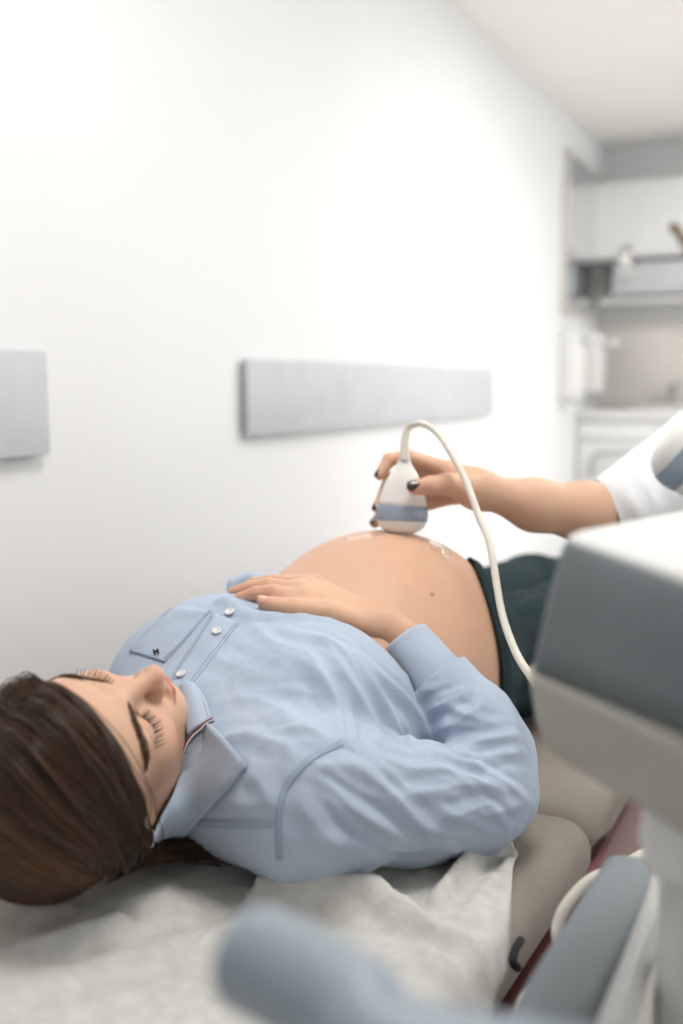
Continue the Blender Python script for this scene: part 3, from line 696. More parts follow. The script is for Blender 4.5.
# surface strips: placket, seams, pocket
def strip(B, left, right, n, m, mtl, parent, name, off=.0009, th=.0009, default=None):
    A = spline(left, n); C = spline(right, n); V = []
    last = None
    for i in range(n):
        for j in range(m):
            q = A[i]+(C[i]-A[i])*j/(m-1); h = hit(B, *q, off)
            if h is None: h = last if last is not None else P(q[0], q[1], 1.1)
            last = h; V.append(h)
    o = obj(name, V, grid_faces(n, m), mtl, parent); solid(o, th, 0); return o
strip(SB, [(166, 686), (190, 648), (213, 612)], [(187, 692), (214, 656), (239, 624)], 24, 6, M['shirt'], sh, 'placket')
for pts in ([(169.5, 686), (193, 649), (215, 614)], [(184.5, 691), (211.5, 655), (236.5, 623)]):
    pp = np.array(pts); strip(SB, pp-[.5, .3], pp+[.5, .3], 24, 2, M['seam'], sh, 'stitching', .0016, .0005)
strip(SB, [(130, 652), (150, 630), (174, 606)], [(165, 663), (188, 638), (211, 611)], 16, 12, M['shirt'], sh, 'pocket')
strip(SB, [(130, 652), (147, 657), (165, 663)], [(132, 649), (149, 654), (167, 660)], 10, 2, M['seam'], sh, 'stitching', .0016, .0005)
strip(SB, [(162, 661), (186, 637), (209, 610)], [(163.3, 662), (187.3, 638), (210.3, 611)], 14, 2, M['seam'], sh, 'stitching', .0016, .0005)
strip(SLB, [(341, 740), (312, 753), (292, 772), (280, 793), (275, 824), (276, 860)], [(344, 746), (317, 759), (298, 777), (286, 796), (282, 824), (283, 860)], 30, 4, M['seam'], sh, 'armhole_seam', .0005)
strip(SB, [(199, 819), (225, 820), (276, 821)], [(199, 826), (225, 828), (276, 828)], 20, 4, M['seam'], sh, 'yoke_seam')
for (a, b, c_, d) in ((154, 651.5, 155.4, 656), (157.8, 651, 159.2, 655.4)): strip(SB, [(a, b), (c_, d)], [(a+1.4, b-.4), (c_+1.4, d-.4)], 4, 2, M['thread'], sh, 'emblem_bar', .0032, .0006)
strip(SB, [(154.4, 652.8), (159, 651.8)], [(154.9, 654.2), (159.5, 653.2)], 4, 2, M['thread'], sh, 'emblem_bar', .0032, .0006)
strip(SB, [(155.5, 655.6), (157.6, 655.2)], [(155.7, 656.3), (157.8, 655.9)], 3, 2, M['red'], sh, 'emblem_bar', .0032, .0006)
for (px, py) in ((182, 676), (217, 633), (230.5, 613.5)):
    r = Vector(ray(px, py)); h = SB.ray_cast(Vector(EYE), r.normalized())
    if h[0] is None: continue
    n_ = np.array(h[1]); z = Vector(n_).to_track_quat('Z', 'Y').to_matrix().to_4x4(); Mx = Matrix.Translation(Vector(np.array(h[0])+n_*.0028)) @ z
    bt = obj('button', *lathe([(.0001, 0), (.0052, 0), (.0056, .0008), (.0054, .0018), (.0042, .002), (.0038, .0013), (.0001, .0013)], 24, Mx), M['button'], sh)
    for (u, v_) in ((-1, -1), (1, -1), (-1, 1), (1, 1)): pass
# collar: a folded wing on the near side and a smaller one on the far side
def wing(inner, outer, it, ot, name, bulge=.006, n=26, m=12):
    A = spline(inner, n); C = spline(outer, n); ta = spline(np.c_[it, it], n)[:, 0]; tc2 = spline(np.c_[ot, ot], n)[:, 0]; V = []
    for i in range(n):
        a = P(A[i][0], A[i][1], ta[i]); b = P(C[i][0], C[i][1], tc2[i])
        for j in range(m):
            s = j/(m-1); V.append(a+(b-a)*s-FW*bulge*math.sin(math.pi*s)+UP*bulge*.6*math.sin(math.pi*s))
    o = obj(name, V, grid_faces(n, m), M['shirt'], sh); solid(o, .003, 0)
    for jj in (m-2,):                             # top-stitching along the edge
        row = np.array(V).reshape(n, m, 3)[:, jj]-FW*.0021+UP*.0008
        for i in range(0, n-1): obj('stitch', *tube([row[i]*.9+row[i+1]*.1, row[i]*.3+row[i+1]*.7], .00045, 3, 5), M['seam'], sh)
    return o
inner = [(207, 722), (193, 738), (187, 755), (177, 785), (163, 815), (153, 840)]
outer = [(247, 766), (232, 784), (214, 804), (197, 823), (181, 839), (163, 848)]
ot = [hitt(SB0, *q, default=.93)-.006 for q in outer]
it = [hitt(SB0, 206, 722, 1.0)-.010, 1.0, .985, .955, .925, .905]
wing(inner, outer, it, ot, 'collar')
inner2 = [(188, 735), (185, 715), (184, 697), (181, 685)]
outer2 = [(211, 720), (207, 706), (201, 693), (194, 684)]
wing(inner2, outer2, [hitt(SB0, *q, default=1.02)-.010 for q in inner2], [hitt(SB0, *q, default=1.02)-.004 for q in outer2], 'collar', .004)
# neckband standing around the neck behind the wings
nv = []; na = (NB-h2w((0, -.022, -.035))); na /= np.linalg.norm(na); u_ = np.cross(na, np.array([0, 0, 1.])); u_ /= np.linalg.norm(u_); v_ = np.cross(na, u_)
for i in range(6):
    for j in range(40):
        t_ = 2*math.pi*j/40; nv.append(NB-na*(-.012+.034*i/5)+(u_*math.cos(t_)+v_*math.sin(t_))*(.066-.004*i/5))
idx = np.arange(240).reshape(6, 40); nx_ = np.roll(idx, -1, 1)
nb = obj('neckband', nv, np.stack([idx[:-1], nx_[:-1], nx_[1:], idx[1:]], -1).reshape(-1, 4), M['shirt'], sh); solid(nb, .002, 0)
# striped tape along the front edge of the collar
tp = np.array([(213, 718.5), (206, 722), (199, 729), (192, 735), (186, 744), (184, 751)], float)
tt = [hitt(SB0, *q, default=1.0)-.014 for q in tp]
for k, m_ in enumerate((M['red'], M['tape'], M['navy'])):
    A = spline(np.c_[tp+np.array([-.6, -1.2])+np.array([.75, 1.5])*k, tt], 24); C = spline(np.c_[tp+np.array([-.6, -1.2])+np.array([.75, 1.5])*(k+1), tt], 24)
    V = [P(*q) for ab in zip(A, C) for q in ab]; o = obj('striped_tape', V, grid_faces(24, 2), m_, sh); solid(o, .0008, 0)
# ------------------------------------------------------------------ hair
HCc = np.array([0, -.014, .030]); HRr = np.array([.074, .094, .084])
def unit(v): return v/np.linalg.norm(v, axis=-1, keepdims=True)
# locks run from the parting (left of the middle) round the head; one guide at the hairline, one midway, one at the back
GUIDE = {-1: [[(.56, .78, .28), (.40, .84, .37), (.025, .902, .431), (-.345, .846, .407), (-.744, .629, .226), (-.90, .40, -.12), (-.955, .16, -.30), (-.93, -.12, -.42)],
              [(.45, .47, .76), (.15, .55, .83), (-.25, .52, .82), (-.62, .42, .66), (-.86, .28, .38), (-.96, .10, .10), (-.97, -.08, -.18), (-.92, -.25, -.42)],
              [(.30, -.45, .85), (.0, -.52, .86), (-.32, -.58, .75), (-.58, -.60, .55), (-.75, -.60, .30), (-.80, -.60, .05), (-.80, -.60, -.20), (-.72, -.62, -.45)]],
         1: [[(.50, .82, .28), (.60, .76, .25), (.70, .68, .20), (.82, .55, .10), (.90, .40, -.05), (.95, .22, -.2), (.95, .0, -.35), (.88, -.2, -.45)],
             [(.45, .47, .76), (.58, .44, .68), (.72, .38, .55), (.85, .28, .38), (.93, .15, .2), (.97, 0, 0), (.96, -.15, -.2), (.88, -.3, -.42)],
             [(.30, -.45, .85), (.45, -.52, .72), (.6, -.57, .55), (.7, -.6, .4), (.76, -.62, .2), (.78, -.62, 0), (.76, -.62, -.2), (.7, -.62, -.42)]]}
def strands(f, side, lift, jit, n=24, seed=0, tail=True):
    r = np.random.default_rng(seed); S = len(f); G = [unit(spline(g_, n)) for g_ in GUIDE[side]]
    w0 = np.clip(1-2*f, 0, 1)[:, None, None]; w2 = np.clip(2*f-1, 0, 1)[:, None, None]; w1 = 1-w0-w2
    s = np.linspace(0, 1, n)
    u = unit(w0*G[0]+w1*G[1]+w2*G[2]+r.normal(size=(S, 1, 3))*jit*s[None, :, None]+r.normal(size=(S, 1, 3))*.012)
    L = lift[:, None, None]*(np.clip(s*5, .15, 1)[None, :, None])
    wav = .0012*np.sin(s[None, :]*r.uniform(3, 8, S)[:, None]+r.uniform(0, 6, S)[:, None])[..., None]
    q = HCc+u*(HRr+.0018+L+wav)+np.array([side*.005, 0, 0])*s[None, :, None]
    w = h2w(q.reshape(-1, 3)).reshape(S, n, 3)
    if tail:
        e0 = w[:, -1]; d = w[:, -1]-w[:, -3]; zc_ = couch_z(.7)+.012
        if side < 0: t1 = np.stack([.745+r.normal(size=S)*.010, .575+r.normal(size=S)*.012, np.full(S, zc_)+.008+r.uniform(0, .025, S)], -1); t2 = np.stack([.83+r.normal(size=S)*.02, .535+r.normal(size=S)*.016, np.full(S, zc_-.008)+r.uniform(0, .02, S)], -1)
        else: t1 = np.stack([.71+r.normal(size=S)*.012, .67+r.normal(size=S)*.02, np.full(S, zc_)+.01+r.uniform(0, .02, S)], -1); t2 = np.stack([.80+r.normal(size=S)*.02, .63+r.normal(size=S)*.02, np.full(S, zc_)+r.uniform(0, .02, S)], -1)
        ss = np.linspace(0, 1, 13)[1:, None, None]
        c1 = e0+d*1.2
        tl = ((1-ss)**3*e0+3*(1-ss)**2*ss*c1+3*(1-ss)*ss**2*t1+ss**3*t2).transpose(1, 0, 2)
        w = np.concatenate([w, tl], 1)
    for _ in range(2):                            # keep every strand outside the scalp
        flat = w[:, :n].reshape(-1, 3); dd = head_sdf(flat.astype(np.float32)); want = (.0012+lift[:, None]*np.clip(s*5, .15, 1)[None]).reshape(-1)
        cen = h2w(HCc*.6); dr = unit(flat-cen); w[:, :n] = (flat+dr*np.maximum(0, want-dd)[:, None]).reshape(S, n, 3)
    w[:, :, 2] = np.maximum(w[:, :, 2], couch_z(w[:, :, 0])+.009)
    return w
hp = []
for side, cnt in ((-1, 4600), (1, 1500)):
    hp.append(strands(RNG.uniform(0, 1, cnt)**1.15, side, RNG.uniform(.0008, .008, cnt), .03, seed=11+side))
fly = strands(RNG.uniform(0, .6, 70), -1, RNG.uniform(.006, .016, 70), .09, seed=91); hp.append(fly); hp.append(strands(RNG.uniform(0, .5, 50), 1, RNG.uniform(.005, .014, 50), .09, seed=92))   # loose hairs
lk = []                                           # a lock lying between the jaw and the collar
for k in range(420):
    j_ = RNG.normal(size=(4, 2))*2.2; z_ = RNG.uniform(-.012, .006); pts_ = [(138, 838), (154, 815), (170, 786), (181, 757)]
    lk.append(spline([P(a+j_[i_, 0], b+j_[i_, 1], .955+.018*i_+z_) for i_, (a, b) in enumerate(pts_)], hp[0].shape[1]))
hp.append(np.array(lk))
hp = np.concatenate(hp)
hk = np.clip(.5+.28*noise3(hp[:, 12], 160, 71)+.22*RNG.normal(size=len(hp)), 0, 1)[:, None]; hcol = np.array(lin((24, 15, 10))[:3])*(1-hk)+np.array(lin((106, 73, 46))[:3])*hk
rad = np.linspace(1, .6, hp.shape[1])[None]*RNG.uniform(.00045, .0008, len(hp))[:, None]
ho = obj('hair', *tubes(hp, rad, 3), M['hair'], wom, col=np.repeat(hcol, hp.shape[1]*3, 0)); tag(ho, 'long straight brown hair spread on the couch', kind='stuff')
caps = []
for side in (-1, 1):
    w = strands(np.linspace(.0, 1, 60), side, np.full(60, .0008), 0, tail=(side < 0)); caps.append((w.reshape(-1, 3), grid_faces(*w.shape[:2])))
uv, uq = merge(*caps); obj('hair_underlayer', uv, uq, M['hair'], ho, col=np.tile(np.array(lin((44, 29, 20))[:3]), (len(uv), 1)))
# fine hairs along the parting
def on_head(q, off=.0004):
    h = HB.find_nearest(Vector(h2w(q))); return np.array(h[0])+np.array(h[1])*off
bl, ll = [], []
for sx in (-1, 1):
    arc = spline([(.014, .095, .0195), (.026, .092, .0245), (.040, .082, .0255), (.050, .068, .0205), (.056, .058, .014)], 90)
    for k, q in enumerate(arc):
        for j in range(3):
            qq = q+RNG.normal(size=3)*np.array([.001, .0, .0026*min(1, .3+k/30)]); a0 = on_head((sx*qq[0], qq[1], qq[2])); q2 = qq+np.array([.0075, -.006, .0025-.004*k/90]); a1 = on_head((sx*q2[0], q2[1], q2[2]), .0012)
            bl.append(spline([a0, (a0+a1)/2+.0004, a1], 4))
    arc = spline([(.021, .0825, -.0060), (.029, .0830, -.0085), (.039, .0775, -.0080), (.049, .0665, -.0020)], 18)
    for k, q in enumerate(arc):
        qq = q+RNG.normal(size=3)*.0002; a0 = on_head((sx*qq[0], qq[1], qq[2]), 0); out = np.array([sx*(-.001+.0065*k/18), .0082, -.0052])+RNG.normal(size=3)*.0003
        a2 = a0+HR@out; a1 = a0+HR@(out*.55+np.array([0, 0, -.0014])); ll.append(spline([a0, a1, a2], 5))
bl, ll = np.array(bl), np.array(ll)
lid_ = [np.array([on_head((sx*q[0], q[1], q[2]), .0001) for q in spline([(.018, .0815, -.0050), (.029, .0830, -.0083), (.039, .0775, -.0078), (.050, .0650, -.0015)], 20)]) for sx in (-1, 1)]
tag(obj('eyebrows', *tubes(bl, np.linspace(.00034, .00012, 4)[None], 3), M['brow'], wom), 'brown eyebrows', kind='stuff')
tag(obj('eyelashes', *tubes(ll, np.linspace(.00062, .0002, 5)[None], 4), M['lash'], wom), 'dark eyelashes of closed eyes', kind='stuff')
for q_ in lid_: obj('lash_line', *tubes(q_[None], np.full((1, 20), .0007), 5), M['lash'], wom)
# earring
lob = P(143, 827, (hitt(HB, 143, 827, .93))-.002)
bm = bmesh.new(); bmesh.ops.create_icosphere(bm, subdivisions=2, radius=.0028, matrix=Matrix.Translation(lob)); er = obj('earring', *bm_out(bm), M['silver'], wom)
th_ = np.linspace(0, 2*math.pi, 25); cen = lob+np.array([.004, -.004, -.010])
obj('earring_hoop', *tubes((cen+np.stack([np.cos(th_)*.006, np.sin(th_)*.002, np.sin(th_)*.010], -1))[None], np.full((1, 25), .0007), 6), M['silver'], er)
# ------------------------------------------------------------------ ultrasound probe held on the belly
TP = 1.352; PXM = TP/F
PROF = [(.01, 0), (10, .6), (18, 3.6), (23, 8.5), (25.2, 13)], [(25.2, 13), (25.9, 18), (25.6, 23), (24.6, 28)], [(24.6, 28), (22.8, 37), (20.2, 46), (17, 54), (12.5, 62), (8.6, 68), (6.4, 73), (6.0, 76)]
def frame_from(z, xhint):
    z = z/np.linalg.norm(z); x = xhint-z*(xhint@z); x /= np.linalg.norm(x); y = np.cross(z, x); return np.stack([x, y, z], 1)
def probe(loc, R, label, cablepts, group, cr=.0045):
    e = empty('ultrasound_probe', loc, label, 'probe', group)
    Mx = np.eye(4); Mx[:3, :3] = R; Mx[:3, 3] = loc
    for prof, m, nm in zip(PROF, ('probe', 'band', 'probe'), ('lens_housing', 'grip_band', 'handle')):
        k = 1.0 if nm != 'grip_band' else 1.012
        Vv, Qq = lathe([(a*1.36e-3*k, b*1.36e-3) for a, b in spline(prof, 18)], 48, Mx, 1, .56); obj(nm, Vv, Qq, M[m], e)
    b0 = loc+R[:, 2]*.100
    obj('cable_boot', *tube([b0, b0+(np.array(cablepts[0])-b0)*.5, cablepts[0], cablepts[1]], [.0078, .0065, .0055, .0046], 24, 14), M['cable'], e)
    obj('cable', *tube(cablepts, cr, 90, 12), M['cable'], e)
    return e
pl = P(401, 534, TP); pr_R = frame_from(P(404.5, 461, TP)-pl, RT)
cpts = [P(405, 440, TP), P(407, 430, TP), P(413, 424.5, TP-.005), P(424, 424, TP-.012), P(439, 435, TP-.03), P(454.5, 459, TP-.055), P(467, 484, TP-.08), P(479, 517, TP-.11), P(490, 545, TP-.14), P(501, 609, TP-.19), P(513, 646, TP-.23), P(527, 671, TP-.28), P(552, 700, TP-.38), P(600, 720, TP-.5)]
probe(pl, pr_R, 'white probe with a blue-grey band pressed on the bare belly', cpts, 'ultrasound probes')
# gel shining on the skin
def gel(cx, cy, rx, ry, rot, seed):
    r = np.random.default_rng(seed); V = []; n, s = 8, 28
    for i in range(n):
        for j in range(s):
            t_ = 2*math.pi*j/s; k = (i/(n-1))*(1+.22*math.sin(2*t_+seed)+.13*math.sin(5*t_+2*seed)); x, y = rx*k*math.cos(t_), ry*k*math.sin(t_)
            h = hit(TB, cx+x*math.cos(rot)-y*math.sin(rot), cy+x*math.sin(rot)+y*math.cos(rot), .0002+.0016*(1-(i/(n-1))**2)*(1+.3*r.normal()))
            if h is None: h = V[-1] if V else P(cx, cy, 1.35)
            V.append(h)
    idx = np.arange(n*s).reshape(n, s); nx = np.roll(idx, -1, 1)
    o = obj('gel_smear', V, np.stack([idx[:-1], nx[:-1], nx[1:], idx[1:]], -1).reshape(-1, 4), M['gel']); tag(o, ['clear gel smear left of the probe on the belly', 'shiny gel smear right of the probe on the belly'][seed-1], 'gel', 'gel on the belly')
gel(362, 537, 14, 4, -.15, 1); gel(440, 550, 11, 5, .75, 2)
# ------------------------------------------------------------------ sonographer
SH = P(765, 400, 1.47); EB = P(624, 512, 1.405); WRI = P(479, 489.5, 1.352)
son = empty('person', (SH[0]+.05, SH[1]-.25, 0), 'sonographer in a white top with dark nails holding the probe', 'person')
nm = [P(449, 470, 1.372), P(453, 477, 1.385), P(455, 488, 1.395), P(458, 496, 1.40)]
nf = [[nm[0], P(408, 456.5, 1.392), P(389, 460, 1.388), P(380, 475, 1.378)], [nm[1], P(416, 472, 1.405), P(390, 479, 1.402), P(377.5, 508, 1.380)],
      [nm[2], P(418, 492, 1.405), P(392, 500, 1.400), P(375, 523, 1.382)], [nm[3], P(432, 503, 1.402), P(415, 510, 1.402), P(404, 516, 1.398)]]
nr = [[.0112, .0100, .0092, .0074], [.0122, .0105, .0092, .0072], [.0116, .0098, .0086, .007], [.0105, .0088, .0078, .0066]]
nt_ = [P(466, 490, 1.342), P(448, 484, 1.330), P(430, 486, 1.322), P(415, 487, 1.322)]; ntr = [.0165, .0150, .0128, .0102]
def son_arm(p):
    d = hand_chain(p, WRI, nm, nf, nr, nt_, ntr, .0135)
    a = chain(p, [P(470, 485, 1.356), WRI, P(534, 505, 1.375), P(585, 512, 1.392), EB, SH], [.0180, .0205, .0335, .0395, .036, .045], .02)
    return smin(d, a, .02)
pts_ = np.array([WRI, EB, SH]+[q for f in nf for q in f]+nt_)
NV, NQ = polygonize(son_arm, pts_.min(0)-.06, pts_.max(0)+.06, .0021); NV = relax(NV, NQ, 2)
# torso, head and far arm (mostly beyond the frame)
SL2 = SH+np.array([.10, -.33, .0]); NK = (SH+SL2)/2+np.array([.0, 0, .05]); PE = np.array([NK[0]+.06, NK[1], .66])
H2 = np.stack([np.array([.27, -.96, 0.]), np.array([-.96, -.27, 0]), np.array([0, 0, 1.])], 1)   # faces the console
H2[:, 0] = np.cross(H2[:, 1], H2[:, 2]); C2 = NK+np.array([-.03, 0, .175])
EB2 = SL2+np.array([-.12, -.06, -.25]); WR2 = EB2+np.array([-.22, .10, .02])
m2 = [WR2+np.array([-.085, .03-.02*k, -.002]) for k in range(4)]; f2 = [[m, m+np.array([-.038, 0, -.004]), m+np.array([-.06, 0, -.012]), m+np.array([-.076, 0, -.022])] for m in m2]
def son_rest(p):
    lp = (p-C2.astype(np.float32))@H2.astype(np.float32)
    d = head_sdf((lp@HR.T.astype(np.float32)+HC.astype(np.float32)).astype(np.float32)) if 0 else simple_head(lp)
    d = smin(d, cap(p, C2+np.array([.02, 0, -.03]), NK, .052, .056), .03)
    d = smin(d, chain(p, [NK, (NK+PE)/2, PE], [.07, .11, .13], .05), .05)
    d = smin(d, cap(p, SH, SL2, .055, .055), .05)
    a = chain(p, [SL2, EB2, WR2], [.05, .04, .024], .02)
    h_ = hand_chain(p, WR2, m2, f2, nr, [WR2+np.array([-.02, .03, -.003]), WR2+np.array([-.05, .055, -.008]), WR2+np.array([-.075, .06, -.014])], [.016, .013, .010])
    return smin(smin(d, a, .03), h_, .012)
def simple_head(p):
    q = p.copy(); q[:, 0] = np.abs(p[:, 0])
    d = ell(p, (0, -.014, .030), (.074, .094, .084)); d = smin(d, ell(p, (0, .030, -.040), (.057, .054, .070)), .035)
    d = smin(d, ell(p, (0, .072, -.097), (.022, .018, .018)), .025); d = smin(d, cap(p, (0, .080, .012), (0, .104, -.034), .0085, .011), .014)
    d = smax(d, -ell(q, (.030, .096, .0), (.019, .014, .012)), .018); d = smin(d, ell(q, (.0315, .0665, -.001), (.015, .0145, .012)), .006)
    d = smin(d, ell(p, (0, .085, -.066), (.023, .012, .009)), .008); d = smin(d, ell(q, (.0745, -.014, -.004), (.0085, .0175, .030)), .006); return d
XV, XQ = polygonize(son_rest, np.minimum.reduce([C2-.14, PE-.16, SL2-.1, EB2-.1, f2[0][3]-.04]), np.maximum.reduce([C2+.16, PE+.16, SH+.09]), .006); XV = relax(XV, XQ, 2)
def son_legs(p):
    d = ell(p, PE+np.array([0, 0, -.04]), (.15, .17, .10))
    for s in (-1, 1): d = smin(d, chain(p, [PE+np.array([0, s*.09, -.05]), PE+np.array([-.40, s*.13, -.06]), PE+np.array([-.36, s*.14, -.57])], [.085, .065, .05], .03), .03)
    return d
nc = skin_tone(NV)
for f in nf+[nt_]:
    for q in f[1:]: nc = blend(nc, .30*gauss(NV, q, (.012,)*3), (208, 130, 110))
sv, sq = merge((NV, NQ), (XV, XQ))
obj('body', sv, sq, M['skin'], son, col=np.concatenate([nc, skin_tone(XV)]))
nail(son, nt_[3]+(nt_[3]-nt_[2])*.15, nt_[2], -FW*1.0+UP*.35, .0082, .0088, M['nail'], .0102)
for k, u in ((0, -RT*.8-FW*.5), (1, -RT*.8-FW*.5), (2, -RT*.7-FW*.6)): nail(son, nf[k][3]+(nf[k][3]-nf[k][2])*.02, nf[k][2], u, .0050, .0058, M['nail'], .0072)
# white short-sleeved top
def top_sdf(p):
    d = chain(p, [NK+np.array([0, 0, -.03]), (NK+PE)/2, PE+np.array([0, 0, -.02])], [.085, .128, .15], .05)
    d = smin(d, cap(p, SH, SL2, .066, .066), .06)
    d = smin(d, cap(p, SH, EB+(SH-EB)*.03, .068, .060), .04); d = smin(d, cap(p, SL2, SL2+(EB2-SL2)*.8, .066, .062), .04); return d
V, Q = polygonize(top_sdf, np.minimum.reduce([PE-.2, SL2-.12, EB-.09, EB2-.09]), np.maximum.reduce([SH+.12, NK+.12, PE+.2, EB+.09]), .004); V = relax(V, Q, 2)
N = normals(V, Q); SOB = bvh(V, Q)
V = folds(V, N, SOB, [([(622, 482), (634, 502), (642, 524)], .005, .009), ([(634, 472), (648, 492), (656, 516)], .005, .009)])
V += N*(.002*noise3(V, 35, 50)+.001*noise3(V, 90, 51))[:, None]
axs = (EB-SH)/np.linalg.norm(EB-SH); hemd = P(606, 505, 1.40)
cutp = np.array(P(599, 483, 1.40)-P(615, 528, 1.40)); nrm = np.cross(cutp, FW); nrm /= np.linalg.norm(nrm); nrm *= np.sign(nrm@(EB-SH))
g1 = np.where(np.linalg.norm(V-EB, axis=1) < .16, (V-hemd)@nrm, -1)
ax2 = (EB2-SL2)/np.linalg.norm(EB2-SL2); g2 = np.where(np.linalg.norm(V-EB2, axis=1) < .16, (V-SL2)@ax2-.19, -1)
g3 = np.where(np.linalg.norm(V-NK, axis=1) < .12, V[:, 2]-NK[2]-.035, -1); g4 = PE[2]-.06-V[:, 2]
V, Q = clip(V, Q, np.maximum.reduce([g1, g2, g3, g4]))
tp_ = obj('uniform_top', V, Q, M['scrub'], son); solid(tp_, .003, -1)
V, Q = polygonize(son_legs, PE+np.array([-.52, -.25, -.66]), PE+np.array([.2, .25, .1]), .009); V, Q = clip(V, Q, np.maximum(.06-V[:, 2], V[:, 2]-PE[2]+.02)); obj('uniform_trousers', V, Q, M['scrub'], son)
for s in (-1, 1):
    b = PE+np.array([-.36, s*.14, -PE[2]]); Vs, Qs = polygonize(lambda p: smin(ell(p, b+np.array([-.06, 0, .035]), (.13, .045, .04)), ell(p, b+np.array([.03, 0, .06]), (.05, .042, .06)), .03), b-np.array([.22, .07, .02]), b+np.array([.12, .07, .14]), .008)
    Vs[:, 2] = np.maximum(Vs[:, 2], .002); obj('shoe', Vs, Qs, M['white'], son)
def bun(p):
    lp = (p-C2.astype(np.float32))@H2.astype(np.float32); d = ell(lp, (0, -.022, .036), (.084, .100, .090)); d = smax(d, -ell(lp, (0, .09, -.03), (.09, .07, .12)), .01); return smin(d, ell(lp, (0, -.125, .03), (.04, .035, .04)), .01)
V, Q = polygonize(bun, C2-.18, C2+.18, .006); V += normals(V, Q)*(.0012*np.sin(V[:, 2]*900+V[:, 0]*300))[:, None]; obj('hair', V, Q, M['bunhair'], son)
stl = empty('stool', (PE[0], PE[1], 0), 'round grey stool the sonographer sits on', 'stool')
sz = PE[2]-.155
obj('seat', *lathe([(.02, -.06), (.17, -.06), (.185, -.045), (.19, -.02), (.18, -.004), (.15, 0), (.01, 0)], 40, Matrix.Translation((PE[0], PE[1], sz))), M['wood'], stl)
obj('column', *tube([(PE[0], PE[1], .1), (PE[0], PE[1], sz-.05)], .025, 6, 16), M['metal'], stl)
for k in range(5):
    a = k*2*math.pi/5+.3; e = (PE[0]+.24*math.cos(a), PE[1]+.24*math.sin(a)); l = obj('leg', *tube([(PE[0], PE[1], .12), (e[0], e[1], .075)], [.02, .014], 8), M['metal'], stl)
    obj('caster', *lathe([(.005, -.012), (.026, -.012), (.028, 0), (.026, .012), (.005, .012)], 20, Matrix.Translation((e[0], e[1], .03)) @ Matrix.Rotation(math.pi/2, 4, 'X')), M['black'], l)
# ------------------------------------------------------------------ ultrasound machine
mach = empty('ultrasound_machine', (.72, -.12, 0), 'grey and white ultrasound machine in the foreground at the right', 'ultrasound machine')
def rounded(pts, rads, n=10):
    out = []; k = len(pts); pts = [np.array(p, float) for p in pts]
    for i in range(k):
        a, b, c_ = pts[i-1], pts[i], pts[(i+1) % k]; u = (a-b)/np.linalg.norm(a-b); v = (c_-b)/np.linalg.norm(c_-b); r = rads[i]
        half = math.acos(np.clip(u@v, -1, 1))/2; tl = min(r/math.tan(half), .45*np.linalg.norm(a-b), .45*np.linalg.norm(c_-b)); p0, p1 = b+u*tl, b+v*tl
        for s in np.linspace(0, 1, n): out.append((1-s)**2*p0+2*s*(1-s)*b+s*s*p1)
    return np.array(out)
def offs(poly, d):
    t_ = np.roll(poly, -1, 0)-np.roll(poly, 1, 0); t_ /= np.linalg.norm(t_, axis=1, keepdims=True)+1e-9; n_ = np.stack([t_[:, 1], -t_[:, 0]], 1)
    if np.sum(poly[:, 0]*np.roll(poly[:, 1], -1)-np.roll(poly[:, 0], -1)*poly[:, 1]) < 0: n_ = -n_
    return poly+n_*d
def loft(poly, prof, name, m, capb=True, capt=True, shear=False):
    """prof: [(outward offset, z)] from below upwards"""
    V = [np.c_[offs(poly, o_), np.full(len(poly), z)] for o_, z in prof]
    if shear:
        for v in V: v[:, 2] += .16*np.clip(.634-v[:, 0], 0, .2)*np.clip((ZC-.105-v[:, 2])/.08, 0, 1)
    k = len(poly); idx = np.arange(len(prof)*k).reshape(len(prof), k); nx = np.roll(idx, -1, 1)
    Q = np.stack([idx[:-1], nx[:-1], nx[1:], idx[1:]], -1).reshape(-1, 4).tolist()
    if capb: Q.append(idx[0, ::-1].tolist())
    if capt: Q.append(idx[-1].tolist())
    return obj(name, np.concatenate(V), Q, m, mach)
poly = rounded([(1.02, .047), (1.02, -.36), (.46, -.36), (.385, -.04), (.634, .168)], [.05, .06, .06, .08, .03])
loft(poly, [(-.05, ZC-.262), (-.02, ZC-.258), (.004, ZC-.245), (.014, ZC-.225), (.018, ZC-.200), (.020, ZC-.190)], 'console_shell', M['beige'], shear=True)
loft(poly, [(.017, ZC-.191), (.014, ZC-.170), (.006, ZC-.130), (.0, ZC-.106), (-.004, ZC-.101)], 'console_side_band', M['dgrey'], shear=True)
loft(poly, [(-.003, ZC-.103), (-.004, ZC-.099), (-.010, ZC-.096)], 'console_top', M['white'])
ins = rounded([(.93, -.0), (.93, -.30), (.55, -.30), (.50, -.06)], [.03]*4)
loft(ins, [(0, ZC-.0965), (-.003, ZC-.094)], 'key_field', M['bgrey'])
for r in range(4):
    for k in range(6):
        x, y = .58+.045*k, -.10-.05*r
        obj('key', *box(x, x+.032, y-.036, y, ZC-.0945, ZC-.088, .003), M['white'], mach)
bm = bmesh.new(); bmesh.ops.create_uvsphere(bm, u_segments=24, v_segments=12, radius=.024, matrix=Matrix.Translation((.88, -.16, ZC-.098))); obj('trackball', *bm_out(bm), M['bgrey'], mach)
for k in range(3): obj('dial', *lathe([(.016, 0), (.016, .012), (.013, .015), (.001, .015)], 24, Matrix.Translation((.88, -.04-.04*k*0-.0, ZC-.094)) @ Matrix.Translation((0, -.22*(k == 1)-.08*(k == 2), 0))), M['white'], mach)
